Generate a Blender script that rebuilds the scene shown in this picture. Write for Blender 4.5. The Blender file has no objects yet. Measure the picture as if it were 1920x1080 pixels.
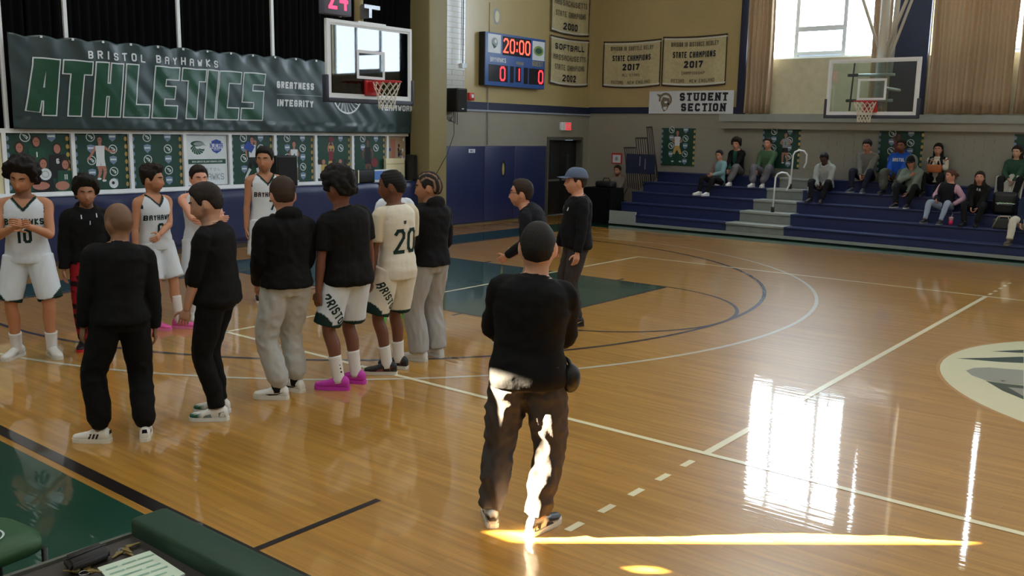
import bpy, bmesh, math, random
import numpy as np
from mathutils import Vector, Matrix, noise
from mathutils.bvhtree import BVHTree
random.seed(7)
SC = bpy.context.scene
COL = SC.collection
# ------------------------------------------------------------------ camera
FPX = 1721.0
YAW, PITCH, ROLL = 2.2452, -0.1701, 0.0177
CAM = Vector((-0.1015, -10.4377, 2.3166))
fw = Vector((math.cos(PITCH)*math.cos(YAW), math.cos(PITCH)*math.sin(YAW), math.sin(PITCH)))
rt0 = fw.cross(Vector((0, 0, 1))).normalized(); up0 = rt0.cross(fw)
rt = math.cos(ROLL)*rt0 + math.sin(ROLL)*up0
up = -math.sin(ROLL)*rt0 + math.cos(ROLL)*up0
cd = bpy.data.cameras.new('camera'); cam = bpy.data.objects.new('camera', cd); COL.objects.link(cam)
cd.sensor_width = 36; cd.lens = FPX/1920*36; cd.clip_end = 300; cd.clip_start = .05
cam.matrix_world = Matrix(((rt.x, up.x, -fw.x, CAM.x), (rt.y, up.y, -fw.y, CAM.y), (rt.z, up.z, -fw.z, CAM.z), (0, 0, 0, 1)))
SC.camera = cam
def at(u, v, ax, val):
    """world point where the photograph's pixel (u, v) meets the plane axis=val"""
    d = fw + rt*((u-960)/FPX) + up*((540-v)/FPX)
    return CAM + d*((val-CAM[ax])/d[ax])
# ------------------------------------------------------------------ light
vs = SC.view_settings
vs.view_transform = 'Standard'; vs.look = 'None'; vs.gamma = 1; vs.use_curve_mapping = False
vs.exposure = 0.0
W = bpy.data.worlds.new('sky'); SC.world = W; W.use_nodes = True
W.node_tree.nodes['Background'].inputs[0].default_value = (.62, .78, 1, 1)
W.node_tree.nodes['Background'].inputs[1].default_value = 1.0
def lamp(name, kind, loc, energy, color, rot=None, **kw):
    l = bpy.data.lights.new(name, kind); l.energy = energy; l.color = color
    for k, v in kw.items(): setattr(l, k, v)
    o = bpy.data.objects.new(name, l); o.location = loc
    if rot is not None: o.rotation_euler = rot
    COL.objects.link(o); return o
SUN_D = Vector((2.14, 1.83, 0)).normalized()*math.cos(math.radians(20)); SUN_D.z = -math.sin(math.radians(20))
sun = lamp('low_sun', 'SUN', (-20, -20, 12), 420, (1, .82, .55), angle=math.radians(.25))
sun.rotation_euler = SUN_D.to_track_quat('-Z', 'Y').to_euler()
CEIL = 8.6
for ix in range(4):
    for iy in range(3):
        lamp('ceiling_lamp', 'AREA', (-11.5+7.2*ix, -8.8+5.6*iy, CEIL-.12), 105, (.96, 1, .99), (0, 0, 0), shape='RECTANGLE', size=2.4, size_y=.7)
WIN_GLOW = 18.0
# ------------------------------------------------------------------ helpers
def lin(c):
    c = c/255.0
    return c/12.92 if c <= .04045 else ((c+.055)/1.055)**2.4
def rgb(r, g, b): return (lin(r), lin(g), lin(b), 1)
def M(name, col, rough=.6, spec=.5, metal=0, noise_amt=.12, noise_scale=6, bump=0, bump_scale=40, emit=0, trans=0, coat=0):
    m = bpy.data.materials.new(name); m.use_nodes = True
    nt = m.node_tree; b = nt.nodes['Principled BSDF']
    c = rgb(*col)
    b.inputs['Base Color'].default_value = c
    b.inputs['Roughness'].default_value = rough; b.inputs['Specular IOR Level'].default_value = spec
    b.inputs['Metallic'].default_value = metal
    if coat: b.inputs['Coat Weight'].default_value = coat; b.inputs['Coat Roughness'].default_value = .08
    if emit:
        b.inputs['Emission Color'].default_value = c; b.inputs['Emission Strength'].default_value = emit
    tc = nt.nodes.new('ShaderNodeTexCoord')
    if noise_amt:
        n = nt.nodes.new('ShaderNodeTexNoise'); n.inputs['Scale'].default_value = noise_scale; n.inputs['Detail'].default_value = 4
        nt.links.new(tc.outputs['Object'], n.inputs['Vector'])
        mx = nt.nodes.new('ShaderNodeMix'); mx.data_type = 'RGBA'; mx.blend_type = 'MULTIPLY'; mx.inputs[0].default_value = 1
        mx.inputs[6].default_value = c
        mr = nt.nodes.new('ShaderNodeMapRange'); mr.inputs[1].default_value = .25; mr.inputs[2].default_value = .75
        mr.inputs[3].default_value = 1-noise_amt; mr.inputs[4].default_value = 1+noise_amt*.5
        nt.links.new(n.outputs[0], mr.inputs[0]); nt.links.new(mr.outputs[0], mx.inputs[7]); nt.links.new(mx.outputs[2], b.inputs['Base Color'])
    if bump:
        n2 = nt.nodes.new('ShaderNodeTexNoise'); n2.inputs['Scale'].default_value = bump_scale; n2.inputs['Detail'].default_value = 3
        nt.links.new(tc.outputs['Object'], n2.inputs['Vector'])
        bp = nt.nodes.new('ShaderNodeBump'); bp.inputs['Strength'].default_value = bump; bp.inputs['Distance'].default_value = .01
        nt.links.new(n2.outputs[0], bp.inputs['Height']); nt.links.new(bp.outputs[0], b.inputs['Normal'])
    return m
class MB:
    """collects polygons (several materials allowed) and links them as ONE mesh object"""
    def __init__(s): s.v = []; s.f = []; s.mi = []; s.mats = []; s.sm = []; s.nb = 0
    def mat(s, m):
        if m not in s.mats: s.mats.append(m)
        return s.mats.index(m)
    def poly(s, pts, m, smooth=False):
        i = len(s.v); s.v += [tuple(p) for p in pts]; s.f.append(tuple(range(i, i+len(pts)))); s.mi.append(s.mat(m)); s.sm.append(smooth)
    def box(s, x0, x1, y0, y1, z0, z1, m):
        e = .0005*(s.nb % 6); s.nb += 1; x0 -= e; y0 -= e; z0 -= e*.3; x1 += e; y1 += e; z1 += e   # no two faces of a frame lie exactly in one plane
        i = len(s.v)
        s.v += [(x, y, z) for z in (z0, z1) for y in (y0, y1) for x in (x0, x1)]
        k = s.mat(m)
        for f in ((0, 2, 3, 1), (4, 5, 7, 6), (0, 1, 5, 4), (2, 6, 7, 3), (0, 4, 6, 2), (1, 3, 7, 5)):
            s.f.append(tuple(i+q for q in f)); s.mi.append(k); s.sm.append(False)
    def rbox(s, x0, x1, y0, y1, z0, z1, r, m):
        """box whose twelve edges are chamfered by r"""
        bm = bmesh.new(); bmesh.ops.create_cube(bm, size=1)
        for v in bm.verts: v.co = Vector((x0+(v.co.x+.5)*(x1-x0), y0+(v.co.y+.5)*(y1-y0), z0+(v.co.z+.5)*(z1-z0)))
        bmesh.ops.bevel(bm, geom=bm.edges[:], offset=r, segments=2, profile=.6, affect='EDGES')
        s.bm(bm, m, True)
    def bm(s, bm, m, smooth=False, mtx=None):
        i = len(s.v); bm.verts.index_update(); k = s.mat(m)
        for v in bm.verts: s.v.append(tuple(mtx @ v.co if mtx else v.co))
        for f in bm.faces: s.f.append(tuple(i+v.index for v in f.verts)); s.mi.append(k); s.sm.append(smooth)
        bm.free()
    def tube(s, pts, r, m, n=8, caps=True, smooth=True):
        pts = [Vector(p) for p in pts]; rs = r if isinstance(r, (list, tuple)) else [r]*len(pts)
        i = len(s.v); k = s.mat(m); prev = None
        for j, p in enumerate(pts):
            t = (pts[min(j+1, len(pts)-1)]-pts[max(j-1, 0)]).normalized()
            a = prev if prev is not None else (Vector((0, 0, 1)) if abs(t.z) < .9 else Vector((1, 0, 0)))
            x = (a - t*a.dot(t)).normalized(); y = t.cross(x); prev = x
            for q in range(n):
                an = 2*math.pi*q/n; s.v.append(tuple(p + (x*math.cos(an)+y*math.sin(an))*rs[j]))
        for j in range(len(pts)-1):
            for q in range(n):
                s.f.append((i+j*n+q, i+j*n+(q+1) % n, i+(j+1)*n+(q+1) % n, i+(j+1)*n+q)); s.mi.append(k); s.sm.append(smooth)
        if caps:
            s.f.append(tuple(i+q for q in reversed(range(n)))); s.mi.append(k); s.sm.append(False)
            s.f.append(tuple(i+(len(pts)-1)*n+q for q in range(n))); s.mi.append(k); s.sm.append(False)
    def grid(s, P, m, smooth=True):
        i = len(s.v); R, C = len(P), len(P[0]); k = s.mat(m)
        for r in P: s.v += [tuple(p) for p in r]
        for a in range(R-1):
            for b in range(C-1):
                s.f.append((i+a*C+b, i+a*C+b+1, i+(a+1)*C+b+1, i+(a+1)*C+b)); s.mi.append(k); s.sm.append(smooth)
    def build(s, name, parent=None, kind=None, label=None, cat=None, group=None):
        me = bpy.data.meshes.new(name); me.from_pydata(s.v, [], s.f)
        for m in s.mats: me.materials.append(m)
        me.polygons.foreach_set('material_index', s.mi); me.polygons.foreach_set('use_smooth', s.sm); me.update()
        o = bpy.data.objects.new(name, me); COL.objects.link(o)
        if parent: o.parent = parent
        tag(o, label, cat, group, kind); return o
def tag(o, label=None, cat=None, group=None, kind=None):
    if label: o['label'] = label
    if cat: o['category'] = cat
    if group: o['group'] = group
    if kind: o['kind'] = kind
    return o
def thing(name, label, cat, loc=(0, 0, 0), rz=0, group=None):
    o = bpy.data.objects.new(name, None); o.empty_display_size = .1; o.location = loc; o.rotation_euler = (0, 0, rz)
    COL.objects.link(o); return tag(o, label, cat, group)
# block stroke lettering on a 4 x 6 grid
GL = dict(A='00 05 16 36 45 40;03 43', B='00 06 36 45 44 33 03;33 42 41 30 00', C='41 30 10 01 05 16 36 45', D='00 06 36 45 41 30 00', E='40 00 06 46;03 33',
 F='00 06 46;03 33', G='45 36 16 05 01 10 30 41 43 23', H='00 06;40 46;03 43', I='20 26', J='01 10 30 41 46', K='00 06;46 03 40', L='06 00 40', M='00 06 23 46 40',
 N='00 06 40 46', O='10 30 41 45 36 16 05 01 10', P='00 06 36 45 44 33 03', R='00 06 36 45 44 33 03;23 40', S='01 10 30 41 42 33 13 04 05 16 36 45', T='20 26;06 46',
 U='06 01 10 30 41 46', V='06 20 46', W='06 10 24 30 46', X='00 46;06 40', Y='06 23 46;23 20', Z='06 46 00 40')
GL.update({'0': GL['O'], '1': '15 26 20', '2': '05 16 36 45 44 00 40', '3': '05 16 36 45 44 33 42 41 30 10 01;33 13', '4': '30 36 02 42', '5': '46 06 03 33 42 41 30 10 01',
 '6': '45 36 16 05 01 10 30 41 42 33 03', '7': '06 46 10', '8': '13 04 05 16 36 45 44 33 13 02 01 10 30 41 42 33', '9': '43 13 04 05 16 36 45 41 30 10 01', ':': '21 21.6;24.4 25', '.': '20 20.5', '-': '13 33'})
def _pt(t): return (float(t[0]), float(t[1:]))
def strokes(text, h, w, t, gap, shear=0, alt=None, serif=False, centre=True, step=None, ext=.5, grow=0):
    """list of 2-D quads for a line of block letters of height h, letter width w, stroke t"""
    Q = []; x0 = 0
    for ch in text:
        if ch == ' ': x0 += w*.6+gap; continue
        g = (alt or GL).get(ch) or GL[ch]; cw = (w-2*grow)*(.34 if ch in 'I1.:' else 1.15 if ch in 'MW' else 1)+2*grow
        for pl in g.split(';'):
            P = [_pt(a) for a in pl.split()]
            if ch in 'I1.:': xs = lambda a: x0 + (cw/2 if ch != '1' else cw-t/2-(2-a)*(cw-t)) if True else 0
            else: xs = lambda a: x0 + t/2 + a/4*(cw-t)
            P = [(xs(a), t/2 + b/6*(h-t)) for a, b in P]
            for k in range(len(P)-1):
                (ax, ay), (bx, by) = P[k], P[k+1]
                dx, dy = bx-ax, by-ay; L = math.hypot(dx, dy) or 1e-6; ux, uy = dx/L, dy/L
                e = t*ext if (abs(ux) < .05 or abs(uy) < .05) else t*.25
                ax -= ux*e; ay -= uy*e; bx += ux*e; by += uy*e
                nx, ny = -uy*t/2, ux*t/2
                n = max(1, int(math.ceil(math.hypot(bx-ax, by-ay)/step))) if step else 1
                nw = max(1, int(math.ceil(t/step))) if step else 1
                for q in range(n):
                    f0, f1 = q/n, (q+1)/n
                    c0 = (ax+(bx-ax)*f0, ay+(by-ay)*f0); c1 = (ax+(bx-ax)*f1, ay+(by-ay)*f1)
                    for e_ in range(nw):
                        u0, u1 = -1+2*e_/nw, -1+2*(e_+1)/nw
                        Q.append([(c0[0]+nx*u0, c0[1]+ny*u0), (c1[0]+nx*u0, c1[1]+ny*u0), (c1[0]+nx*u1, c1[1]+ny*u1), (c0[0]+nx*u1, c0[1]+ny*u1)])
            if serif:
                for (ax, ay), nb in ((P[0], P[1]), (P[-1], P[-2])):
                    if P[0] != P[-1] and abs(nb[0]-ax) < .3*abs(nb[1]-ay) + 1e-6 and (ay < t or ay > h-t):
                        s_ = t*.95; yy = (0, t*.55) if ay < t else (h-t*.55, h)
                        Q.append([(ax-s_, yy[0]), (ax+s_, yy[0]), (ax+s_, yy[1]), (ax-s_, yy[1])])
        x0 += cw+gap
    wd = x0-gap; off = wd/2 if centre else 0
    return [[(x-off+shear*(y-h/2), y) for x, y in q] for q in Q], wd
class Plane:
    """flat print: 2-D shapes laid on a plane (origin o, axes u, v), lifted by lift along n"""
    def __init__(s, o, u, v, mb, lift=.003, fn=None):
        s.o = Vector(o); s.u = Vector(u); s.v = Vector(v); s.n = s.u.cross(s.v).normalized(); s.mb = mb; s.lift = lift; s.fn = fn; s.c = 0
    def P(s, x, y, k=1):
        if s.fn: return s.fn(x, y, s.lift*k+.00004*(s.c % 9))
        return s.o + s.u*x + s.v*y + s.n*(s.lift*k+.00004*(s.c % 9))
    def poly(s, pts, m, k=1): s.c += 1; s.mb.poly([s.P(x, y, k) for x, y in pts], m)
    def rect(s, x0, x1, y0, y1, m, k=1): s.poly([(x0, y0), (x1, y0), (x1, y1), (x0, y1)], m, k)
    def ell(s, cx, cy, rx, ry, m, k=1, n=20, a0=0): s.poly([(cx+rx*math.cos(a0+2*math.pi*i/n), cy+ry*math.sin(a0+2*math.pi*i/n)) for i in range(n)], m, k)
    def ringe(s, cx, cy, rx, ry, w, m, k=1, n=24, a0=0, a1=2*math.pi):
        for i in range(n):
            a, b = a0+(a1-a0)*i/n, a0+(a1-a0)*(i+1)/n
            s.poly([(cx+rx*math.cos(a), cy+ry*math.sin(a)), (cx+rx*math.cos(b), cy+ry*math.sin(b)), (cx+(rx-w)*math.cos(b), cy+(ry-w)*math.sin(b)), (cx+(rx-w)*math.cos(a), cy+(ry-w)*math.sin(a))], m, k)
    def limb(s, a, b, r0, r1, m, k=1):
        dx, dy = b[0]-a[0], b[1]-a[1]; L = math.hypot(dx, dy) or 1e-6; nx, ny = -dy/L, dx/L
        s.poly([(a[0]-nx*r0, a[1]-ny*r0), (b[0]-nx*r1, b[1]-ny*r1), (b[0]+nx*r1, b[1]+ny*r1), (a[0]+nx*r0, a[1]+ny*r0)], m, k)
    def text(s, t, cx, y, h, w, th, gap, m, k=1, **kw):
        q, wd = strokes(t, h, w, th, gap, **kw)
        for p in q: s.poly([(cx+a, y+b) for a, b in p], m, k)
        return wd
# ------------------------------------------------------------------ materials
navy = M('navy_vinyl', (29, 39, 82), .38, .5, noise_amt=.1, bump=.15, bump_scale=5)
navy_d = M('navy_paint', (26, 36, 66), .5)
navy_seat = M('navy_plastic_bench', (32, 44, 88), .42)
wallpaint = M('cream_wall_paint', (178, 160, 112), .26, .95, noise_amt=.05, noise_scale=2)
wallgrey = M('grey_block_paint', (150, 146, 134), .26, .9, noise_amt=.05, noise_scale=2)
column_m = M('olive_column_paint', (138, 126, 86), .55, noise_amt=.04)
white = M('white_paint', (226, 230, 234), .45, noise_amt=.04)
whitem = M('white_metal', (232, 236, 240), .35, noise_amt=.03)
cream = M('cream_panel', (222, 214, 178), .5, noise_amt=.05)
black = M('black_cloth', (9, 9, 10), .95, .15, noise_amt=.3, noise_scale=3)
blackp = M('black_plastic', (14, 14, 15), .5, noise_amt=.1)
blackm = M('black_metal', (12, 12, 13), .4, noise_amt=.1)
dkgrey = M('dark_grey_padding', (56, 60, 74), .6, noise_amt=.08)
banner_g = M('green_banner_vinyl', (42, 62, 66), .34, .6, noise_amt=.1, noise_scale=1.5)
banner_l = M('banner_letter_green', (26, 76, 58), .3, .6, noise_amt=.05)
poster_g = M('poster_green', (24, 66, 54), .45, noise_amt=.08)
ink_white = M('print_white', (214, 222, 228), .45, noise_amt=.04)
ink_grey = M('print_grey', (146, 156, 160), .5, noise_amt=.05)
ink_black = M('print_black', (22, 22, 26), .5, noise_amt=.05)
ink_green = M('print_green', (26, 76, 58), .5, noise_amt=.05)
ink_blue = M('print_blue', (44, 74, 160), .5, noise_amt=.05)
ink_shield = M('print_shield', (120, 140, 170), .5, noise_amt=.1, noise_scale=40)
ink_gold = M('print_gold', (190, 160, 90), .5, noise_amt=.1)
ink_maroon = M('print_maroon', (120, 44, 52), .5, noise_amt=.05)
skin_print = M('print_skin', (176, 120, 104), .5, noise_amt=.1, noise_scale=30)
skin_print_d = M('print_skin_brown', (110, 72, 60), .5, noise_amt=.1, noise_scale=30)
hair_print = M('print_hair', (52, 36, 32), .5, noise_amt=.2, noise_scale=40)
red_paint = M('red_paint', (190, 34, 40), .45)
net_m = M('net_cord', (226, 220, 204), .8)
steel = M('brushed_steel', (170, 172, 176), .35, metal=.8)
felt = M('felt_banner_tan', (196, 186, 148), .9, .2, noise_amt=.15, noise_scale=12)
felt_edge = M('felt_banner_border', (64, 56, 52), .9, .2)
felt_ink = M('felt_letter_navy', (52, 54, 62), .9, .2)
felt_ink2 = M('felt_letter_faded', (112, 108, 92), .9, .2)
led = M('red_led', (255, 40, 48), .5, emit=3.2, noise_amt=0)
led_o = M('orange_red_led', (255, 74, 54), .5, emit=3.2, noise_amt=0)
exit_red = M('exit_sign_red', (255, 84, 90), .5, emit=.5, noise_amt=0)
score_blue = M('scoreboard_blue', (52, 90, 158), .4, noise_amt=.05)
score_dark = M('scoreboard_window', (16, 20, 34), .25, noise_amt=.1)
gold_txt = M('dull_gold_lettering', (166, 150, 90), .5, noise_amt=.05)
alu = M('grey_aluminium_step', (150, 156, 150), .5, noise_amt=.06)
def curtain_mat(name, col, tr):
    m = M(name, col, .85, .2, noise_amt=.08, noise_scale=20); nt = m.node_tree
    b = nt.nodes['Principled BSDF']; t = nt.nodes.new('ShaderNodeBsdfTranslucent'); t.inputs[0].default_value = rgb(*col)
    mx = nt.nodes.new('ShaderNodeMixShader'); mx.inputs[0].default_value = tr
    nt.links.new(b.outputs[0], mx.inputs[1]); nt.links.new(t.outputs[0], mx.inputs[2]); nt.links.new(mx.outputs[0], nt.nodes['Material Output'].inputs[0])
    return m
tan_curtain = curtain_mat('tan_curtain_cloth', (188, 166, 140), .11)
# lit frosted window panes
pane_m = bpy.data.materials.new('daylit_pane'); pane_m.use_nodes = True
_b = pane_m.node_tree.nodes['Principled BSDF']
_b.inputs['Base Color'].default_value = (.5, .55, .6, 1); _b.inputs['Roughness'].default_value = .1
_b.inputs['Emission Color'].default_value = (.74, .88, 1, 1); _b.inputs['Emission Strength'].default_value = WIN_GLOW
pane_near = pane_m.copy(); pane_near.name = 'near_fill_pane'; pane_near.node_tree.nodes['Principled BSDF'].inputs['Emission Strength'].default_value = 1.5  # weaker glow for the added near-wall windows
# clear acrylic / glass
def glass_mat(name, tint, refl):
    m = bpy.data.materials.new(name); m.use_nodes = True; nt = m.node_tree; nt.nodes.remove(nt.nodes['Principled BSDF'])
    tr = nt.nodes.new('ShaderNodeBsdfTransparent'); tr.inputs[0].default_value = tint
    gl = nt.nodes.new('ShaderNodeBsdfGlossy'); gl.inputs['Roughness'].default_value = .02
    fr = nt.nodes.new('ShaderNodeFresnel'); fr.inputs[0].default_value = refl
    mx = nt.nodes.new('ShaderNodeMixShader')
    nt.links.new(fr.outputs[0], mx.inputs[0]); nt.links.new(tr.outputs[0], mx.inputs[1]); nt.links.new(gl.outputs[0], mx.inputs[2])
    nt.links.new(mx.outputs[0], nt.nodes['Material Output'].inputs[0]); return m
glass = glass_mat('backboard_glass', (.84, .92, .92, 1), 1.75)
# hardwood floor: maple strips along the court with a gym varnish
floor_m = bpy.data.materials.new('varnished_maple_floor'); floor_m.use_nodes = True
def floor_nodes(m, paint=None):
    nt = m.node_tree; b = nt.nodes['Principled BSDF']; N = nt.nodes.new; L = nt.links.new
    b.inputs['Roughness'].default_value = .38; b.inputs['Specular IOR Level'].default_value = .4
    b.inputs['Coat Weight'].default_value = 1; b.inputs['Coat Roughness'].default_value = .035; b.inputs['Coat IOR'].default_value = 1.5
    geo = N('ShaderNodeNewGeometry')
    if paint is None:
        br = N('ShaderNodeTexBrick'); br.inputs['Scale'].default_value = 1; br.inputs['Brick Width'].default_value = 1.1; br.inputs['Row Height'].default_value = .057
        br.inputs['Mortar Size'].default_value = .0012; br.inputs['Bias'].default_value = 0; br.offset = .37
        br.inputs['Color1'].default_value = rgb(190, 141, 60); br.inputs['Color2'].default_value = rgb(178, 128, 51); br.inputs['Mortar'].default_value = rgb(160, 108, 48)
        L(geo.outputs['Position'], br.inputs['Vector'])
        mp = N('ShaderNodeMapping'); mp.inputs['Scale'].default_value = (.7, 14, 1); L(geo.outputs['Position'], mp.inputs[0])
        n = N('ShaderNodeTexNoise'); n.inputs['Scale'].default_value = 1.6; n.inputs['Detail'].default_value = 5; L(mp.outputs[0], n.inputs['Vector'])
        mr = N('ShaderNodeMapRange'); mr.inputs[1].default_value = .3; mr.inputs[2].default_value = .7; mr.inputs[3].default_value = .78; mr.inputs[4].default_value = 1.12; L(n.outputs[0], mr.inputs[0])
        mx = N('ShaderNodeMix'); mx.data_type = 'RGBA'; mx.blend_type = 'MULTIPLY'; mx.inputs[0].default_value = 1
        L(br.outputs[0], mx.inputs[6]); L(mr.outputs[0], mx.inputs[7]); L(mx.outputs[2], b.inputs['Base Color'])
    else: b.inputs['Base Color'].default_value = rgb(*paint)
    # slight cupping of the strips smears reflections
    mp2 = N('ShaderNodeMapping'); mp2.inputs['Scale'].default_value = (.6, 8, 1); L(geo.outputs['Position'], mp2.inputs[0])
    n2 = N('ShaderNodeTexNoise'); n2.inputs['Scale'].default_value = 2.2; n2.inputs['Detail'].default_value = 2; L(mp2.outputs[0], n2.inputs['Vector'])
    bp = N('ShaderNodeBump'); bp.inputs['Strength'].default_value = .06; bp.inputs['Distance'].default_value = .012; L(n2.outputs[0], bp.inputs['Height']); L(bp.outputs[0], b.inputs['Normal']); L(bp.outputs[0], b.inputs['Coat Normal'])
floor_nodes(floor_m)
def floor_paint(name, col):
    m = bpy.data.materials.new(name); m.use_nodes = True; floor_nodes(m, col); return m
fp_white = floor_paint('court_paint_white', (244, 236, 198)); fp_grey = floor_paint('court_paint_grey', (206, 202, 184)); fp_navy = floor_paint('court_paint_navy', (34, 30, 52))
fp_black = floor_paint('court_paint_black', (22, 16, 18)); fp_green = floor_paint('court_paint_green', (10, 66, 50)); fp_lgrey = floor_paint('court_logo_grey', (156, 158, 144)); fp_dgreen = floor_paint('court_logo_green', (28, 62, 54))
fp_cream = floor_paint('court_logo_cream', (232, 228, 188))
# ================================================================== room shell
XL, YF, XR, YN = -15.1, 11.71, 15.1, -14.0
mb = MB(); mb.box(XL-6, XR, YN, YF+.4, -.3, 0, floor_m); FLOOR = mb.build('floor', kind='structure')
mb = MB(); mb.box(XL-6, XR+.4, YN-.4, YF+.4, CEIL, CEIL+.3, M('ceiling_paint', (196, 192, 180), .8)); mb.build('ceiling', kind='structure')
# near side wall: three unseen windows added to light the camera-facing sides, and the thin gaps that let the low sun in
def back_to_wall(x, y, z):
    t = (y-YN)/SUN_D.y; return x-SUN_D.x*t, z-SUN_D.z*t
SHX, SHY = -3.175, -6.468
xg, zlo = back_to_wall(SHX-.10, SHY-.085, 0); _, zhi = back_to_wall(-1.25, SHY+(-1.25-SHX)*1.83/2.14, 0)
x2, z2 = back_to_wall(-2.40, -6.36, 0)
NB = [(-9.2, -5.8, 4.4, 7.2), (-4.6, -1.2, 4.4, 7.2), (0., 3.4, 4.4, 7.2)]
OPEN = sorted(NB+[(xg-.085, xg+.15, zlo, zhi)]+[(x2-.055, x2+.055, z2-.025, z2+.025)])
mb = MB(); x = XL-6
for a, b, za, zb in OPEN:
    if x < a: mb.box(x, a, YN-.02, YN, 0, CEIL, wallpaint)
    mb.box(a, b, YN-.02, YN, 0, za, wallpaint); mb.box(a, b, YN-.02, YN, zb, CEIL, wallpaint); x = b
mb.box(x, XR+.4, YN-.02, YN, 0, CEIL, wallpaint); mb.build('wall_near', kind='structure')
mb = MB(); mb.box(XR, XR+.3, YN, YF+.4, 0, CEIL, wallpaint); mb.build('wall_right', kind='structure')
# left wall: solid right of the stage; the stage opening is Y -9 .. 4.84
YS0, YS1 = -9.0, 4.84
mb = MB()
mb.box(XL-.3, XL, YS1, YF+.3, 2.80, CEIL, wallpaint)
mb.box(XL-.3, XL, YS1, 9.72, 0, 2.80, wallgrey)
mb.box(XL-.3, XL, 9.72, 11.40, 2.16, 2.80, wallgrey); mb.box(XL-.3, XL, 11.40, YF+.3, 0, 2.80, wallgrey)
mb.box(XL-.3, XL, YN, YS0, 0, CEIL, wallpaint)
mb.box(XL-.3, XL, YS0, YS1, 6.6, CEIL, wallpaint)
WL = mb.build('wall_left', kind='structure')
# block courses beside the column (each joint recessed), window reflection put into their pale glossy colour
mb = MB()
win_sheen = M('block_window_sheen', (196, 198, 194), .1, 1.0, noise_amt=.08, noise_scale=3)
z = 2.86; k = 0
while z < 7.9:
    y = 5.5 - (.2 if k % 2 else 0)
    while y < 6.36:
        a, b = max(y, 5.45)+.004, min(y+.4, 6.36)-.004
        if b-a > .03: mb.box(XL, XL+.012+.002*random.random(), a, b, z+.004, z+.114, win_sheen)
        y += .4
    z += .12; k += 1
mb.build('block', WL, kind='stuff')
mb = MB(); mb.box(XL, XL+.035, 6.36, YF, 2.80, 2.985, navy_d); mb.build('trim_1', kind='structure')
mb = MB(); mb.box(XL, XL+.05, 5.4, YF, 2.76, 2.80, M('trim_ledge_grey', (150, 160, 176), .4)); mb.build('trim_2', kind='structure')
# olive proscenium column
mb = MB(); mb.rbox(XL-.3, -14.78, 4.82, 5.41, 0, 7.6, .03, column_m); mb.box(XL-.28, XL, 4.81, 5.5, 7.6, CEIL, column_m); mb.build('trim_3', kind='structure')
# far wall with window bays
BAYS = [(-10.30, -6.86, 4.15), (-6.04, -2.55, 4.12), (-.15, 3.30, 4.15)]
ZT = 7.35
mb = MB(); x = XL-.3
for a, b, zb in BAYS:
    mb.box(x, a, YF, YF+.3, 2.83, CEIL, wallpaint)
    mb.box(a, b, YF, YF+.3, 2.83, zb, M('bay_panel_cream', (206, 200, 170), .5) if 'bay_panel_cream' not in bpy.data.materials else bpy.data.materials['bay_panel_cream'])
    mb.box(a, b, YF, YF+.3, ZT, CEIL, wallpaint); x = b
mb.box(x, XR+.3, YF, YF+.3, 2.83, CEIL, wallpaint)
mb.box(XL-.3, XR+.3, YF, YF+.3, 0, 2.83, wallgrey)
WF = mb.build('wall_far', kind='structure')
mb = MB(); k = 0; z = 1.30
while z < 2.36:
    x = -8.75 - (.2 if k % 2 else 0)
    while x < -1.2:
        mb.box(x+.004, x+.396, YF-.01-.003*random.random(), YF, z+.004, z+.096, wallgrey); x += .4
    z += .1; k += 1
mb.build('block', WF, kind='stuff')
mb = MB(); mb.box(XL, XR, YF-.012, YF, 2.47, 2.50, wallgrey); mb.box(XL, -10.35, YF-.03, YF, 2.83, 3.0, navy_d); mb.build('trim_4', kind='structure')
mb = MB(); mb.box(-10.95, XR, YF-.22, YF, 2.64, 2.82, alu); mb.box(-10.95, XR, YF-.16, YF, 2.46, 2.64, wallgrey); mb.build('trim_5', kind='structure')
for i, (a, b) in enumerate(((-10.56, -10.36), (-6.84, -6.06), (-2.5, -.2))):
    mb = MB(); mb.rbox(a, b, YF-.09, YF, 2.82, 7.6, .012, navy_d); mb.build('trim_%d' % (6+i), kind='structure')
mullion = M('window_mullion_blue_grey', (222, 232, 242), .5, noise_amt=.03)
for i, (a, b, zb) in enumerate(BAYS[:3]):
    w = thing('window_%d' % (i+1), None, None, ((a+b)/2, YF+.18, zb)); w['kind'] = 'structure'
    W2 = (b-a)/2; H = ZT-zb
    c0, c1 = (-W2+1.12, -W2+2.28) if i == 0 else (-.62, .62)
    mf = MB()
    for x0, x1, z0, z1 in ((-W2, W2, 0, .06), (-W2, W2, H-.06, H), (-W2, -W2+.05, 0, H), (W2-.05, W2, 0, H), (c0-.045, c0+.045, 0, H), (c1-.045, c1+.045, 0, H), (c0, c1, .09, .17), (c0, c1, .64, .76)):
        mf.box(x0, x1, -.05, .05, z0, z1, mullion)
    mf.build('window_frame', w)
    for x0, x1, z0, z1 in ((-W2+.05, c0-.045, .06, H-.06), (c1+.045, W2-.05, .06, H-.06), (c0+.045, c1-.045, .17, .64), (c0+.045, c1-.045, .76, H-.06)):
        mp = MB(); mp.box(x0, x1, .0, .012, z0, z1, pane_m); mp.build('pane', w)
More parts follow.
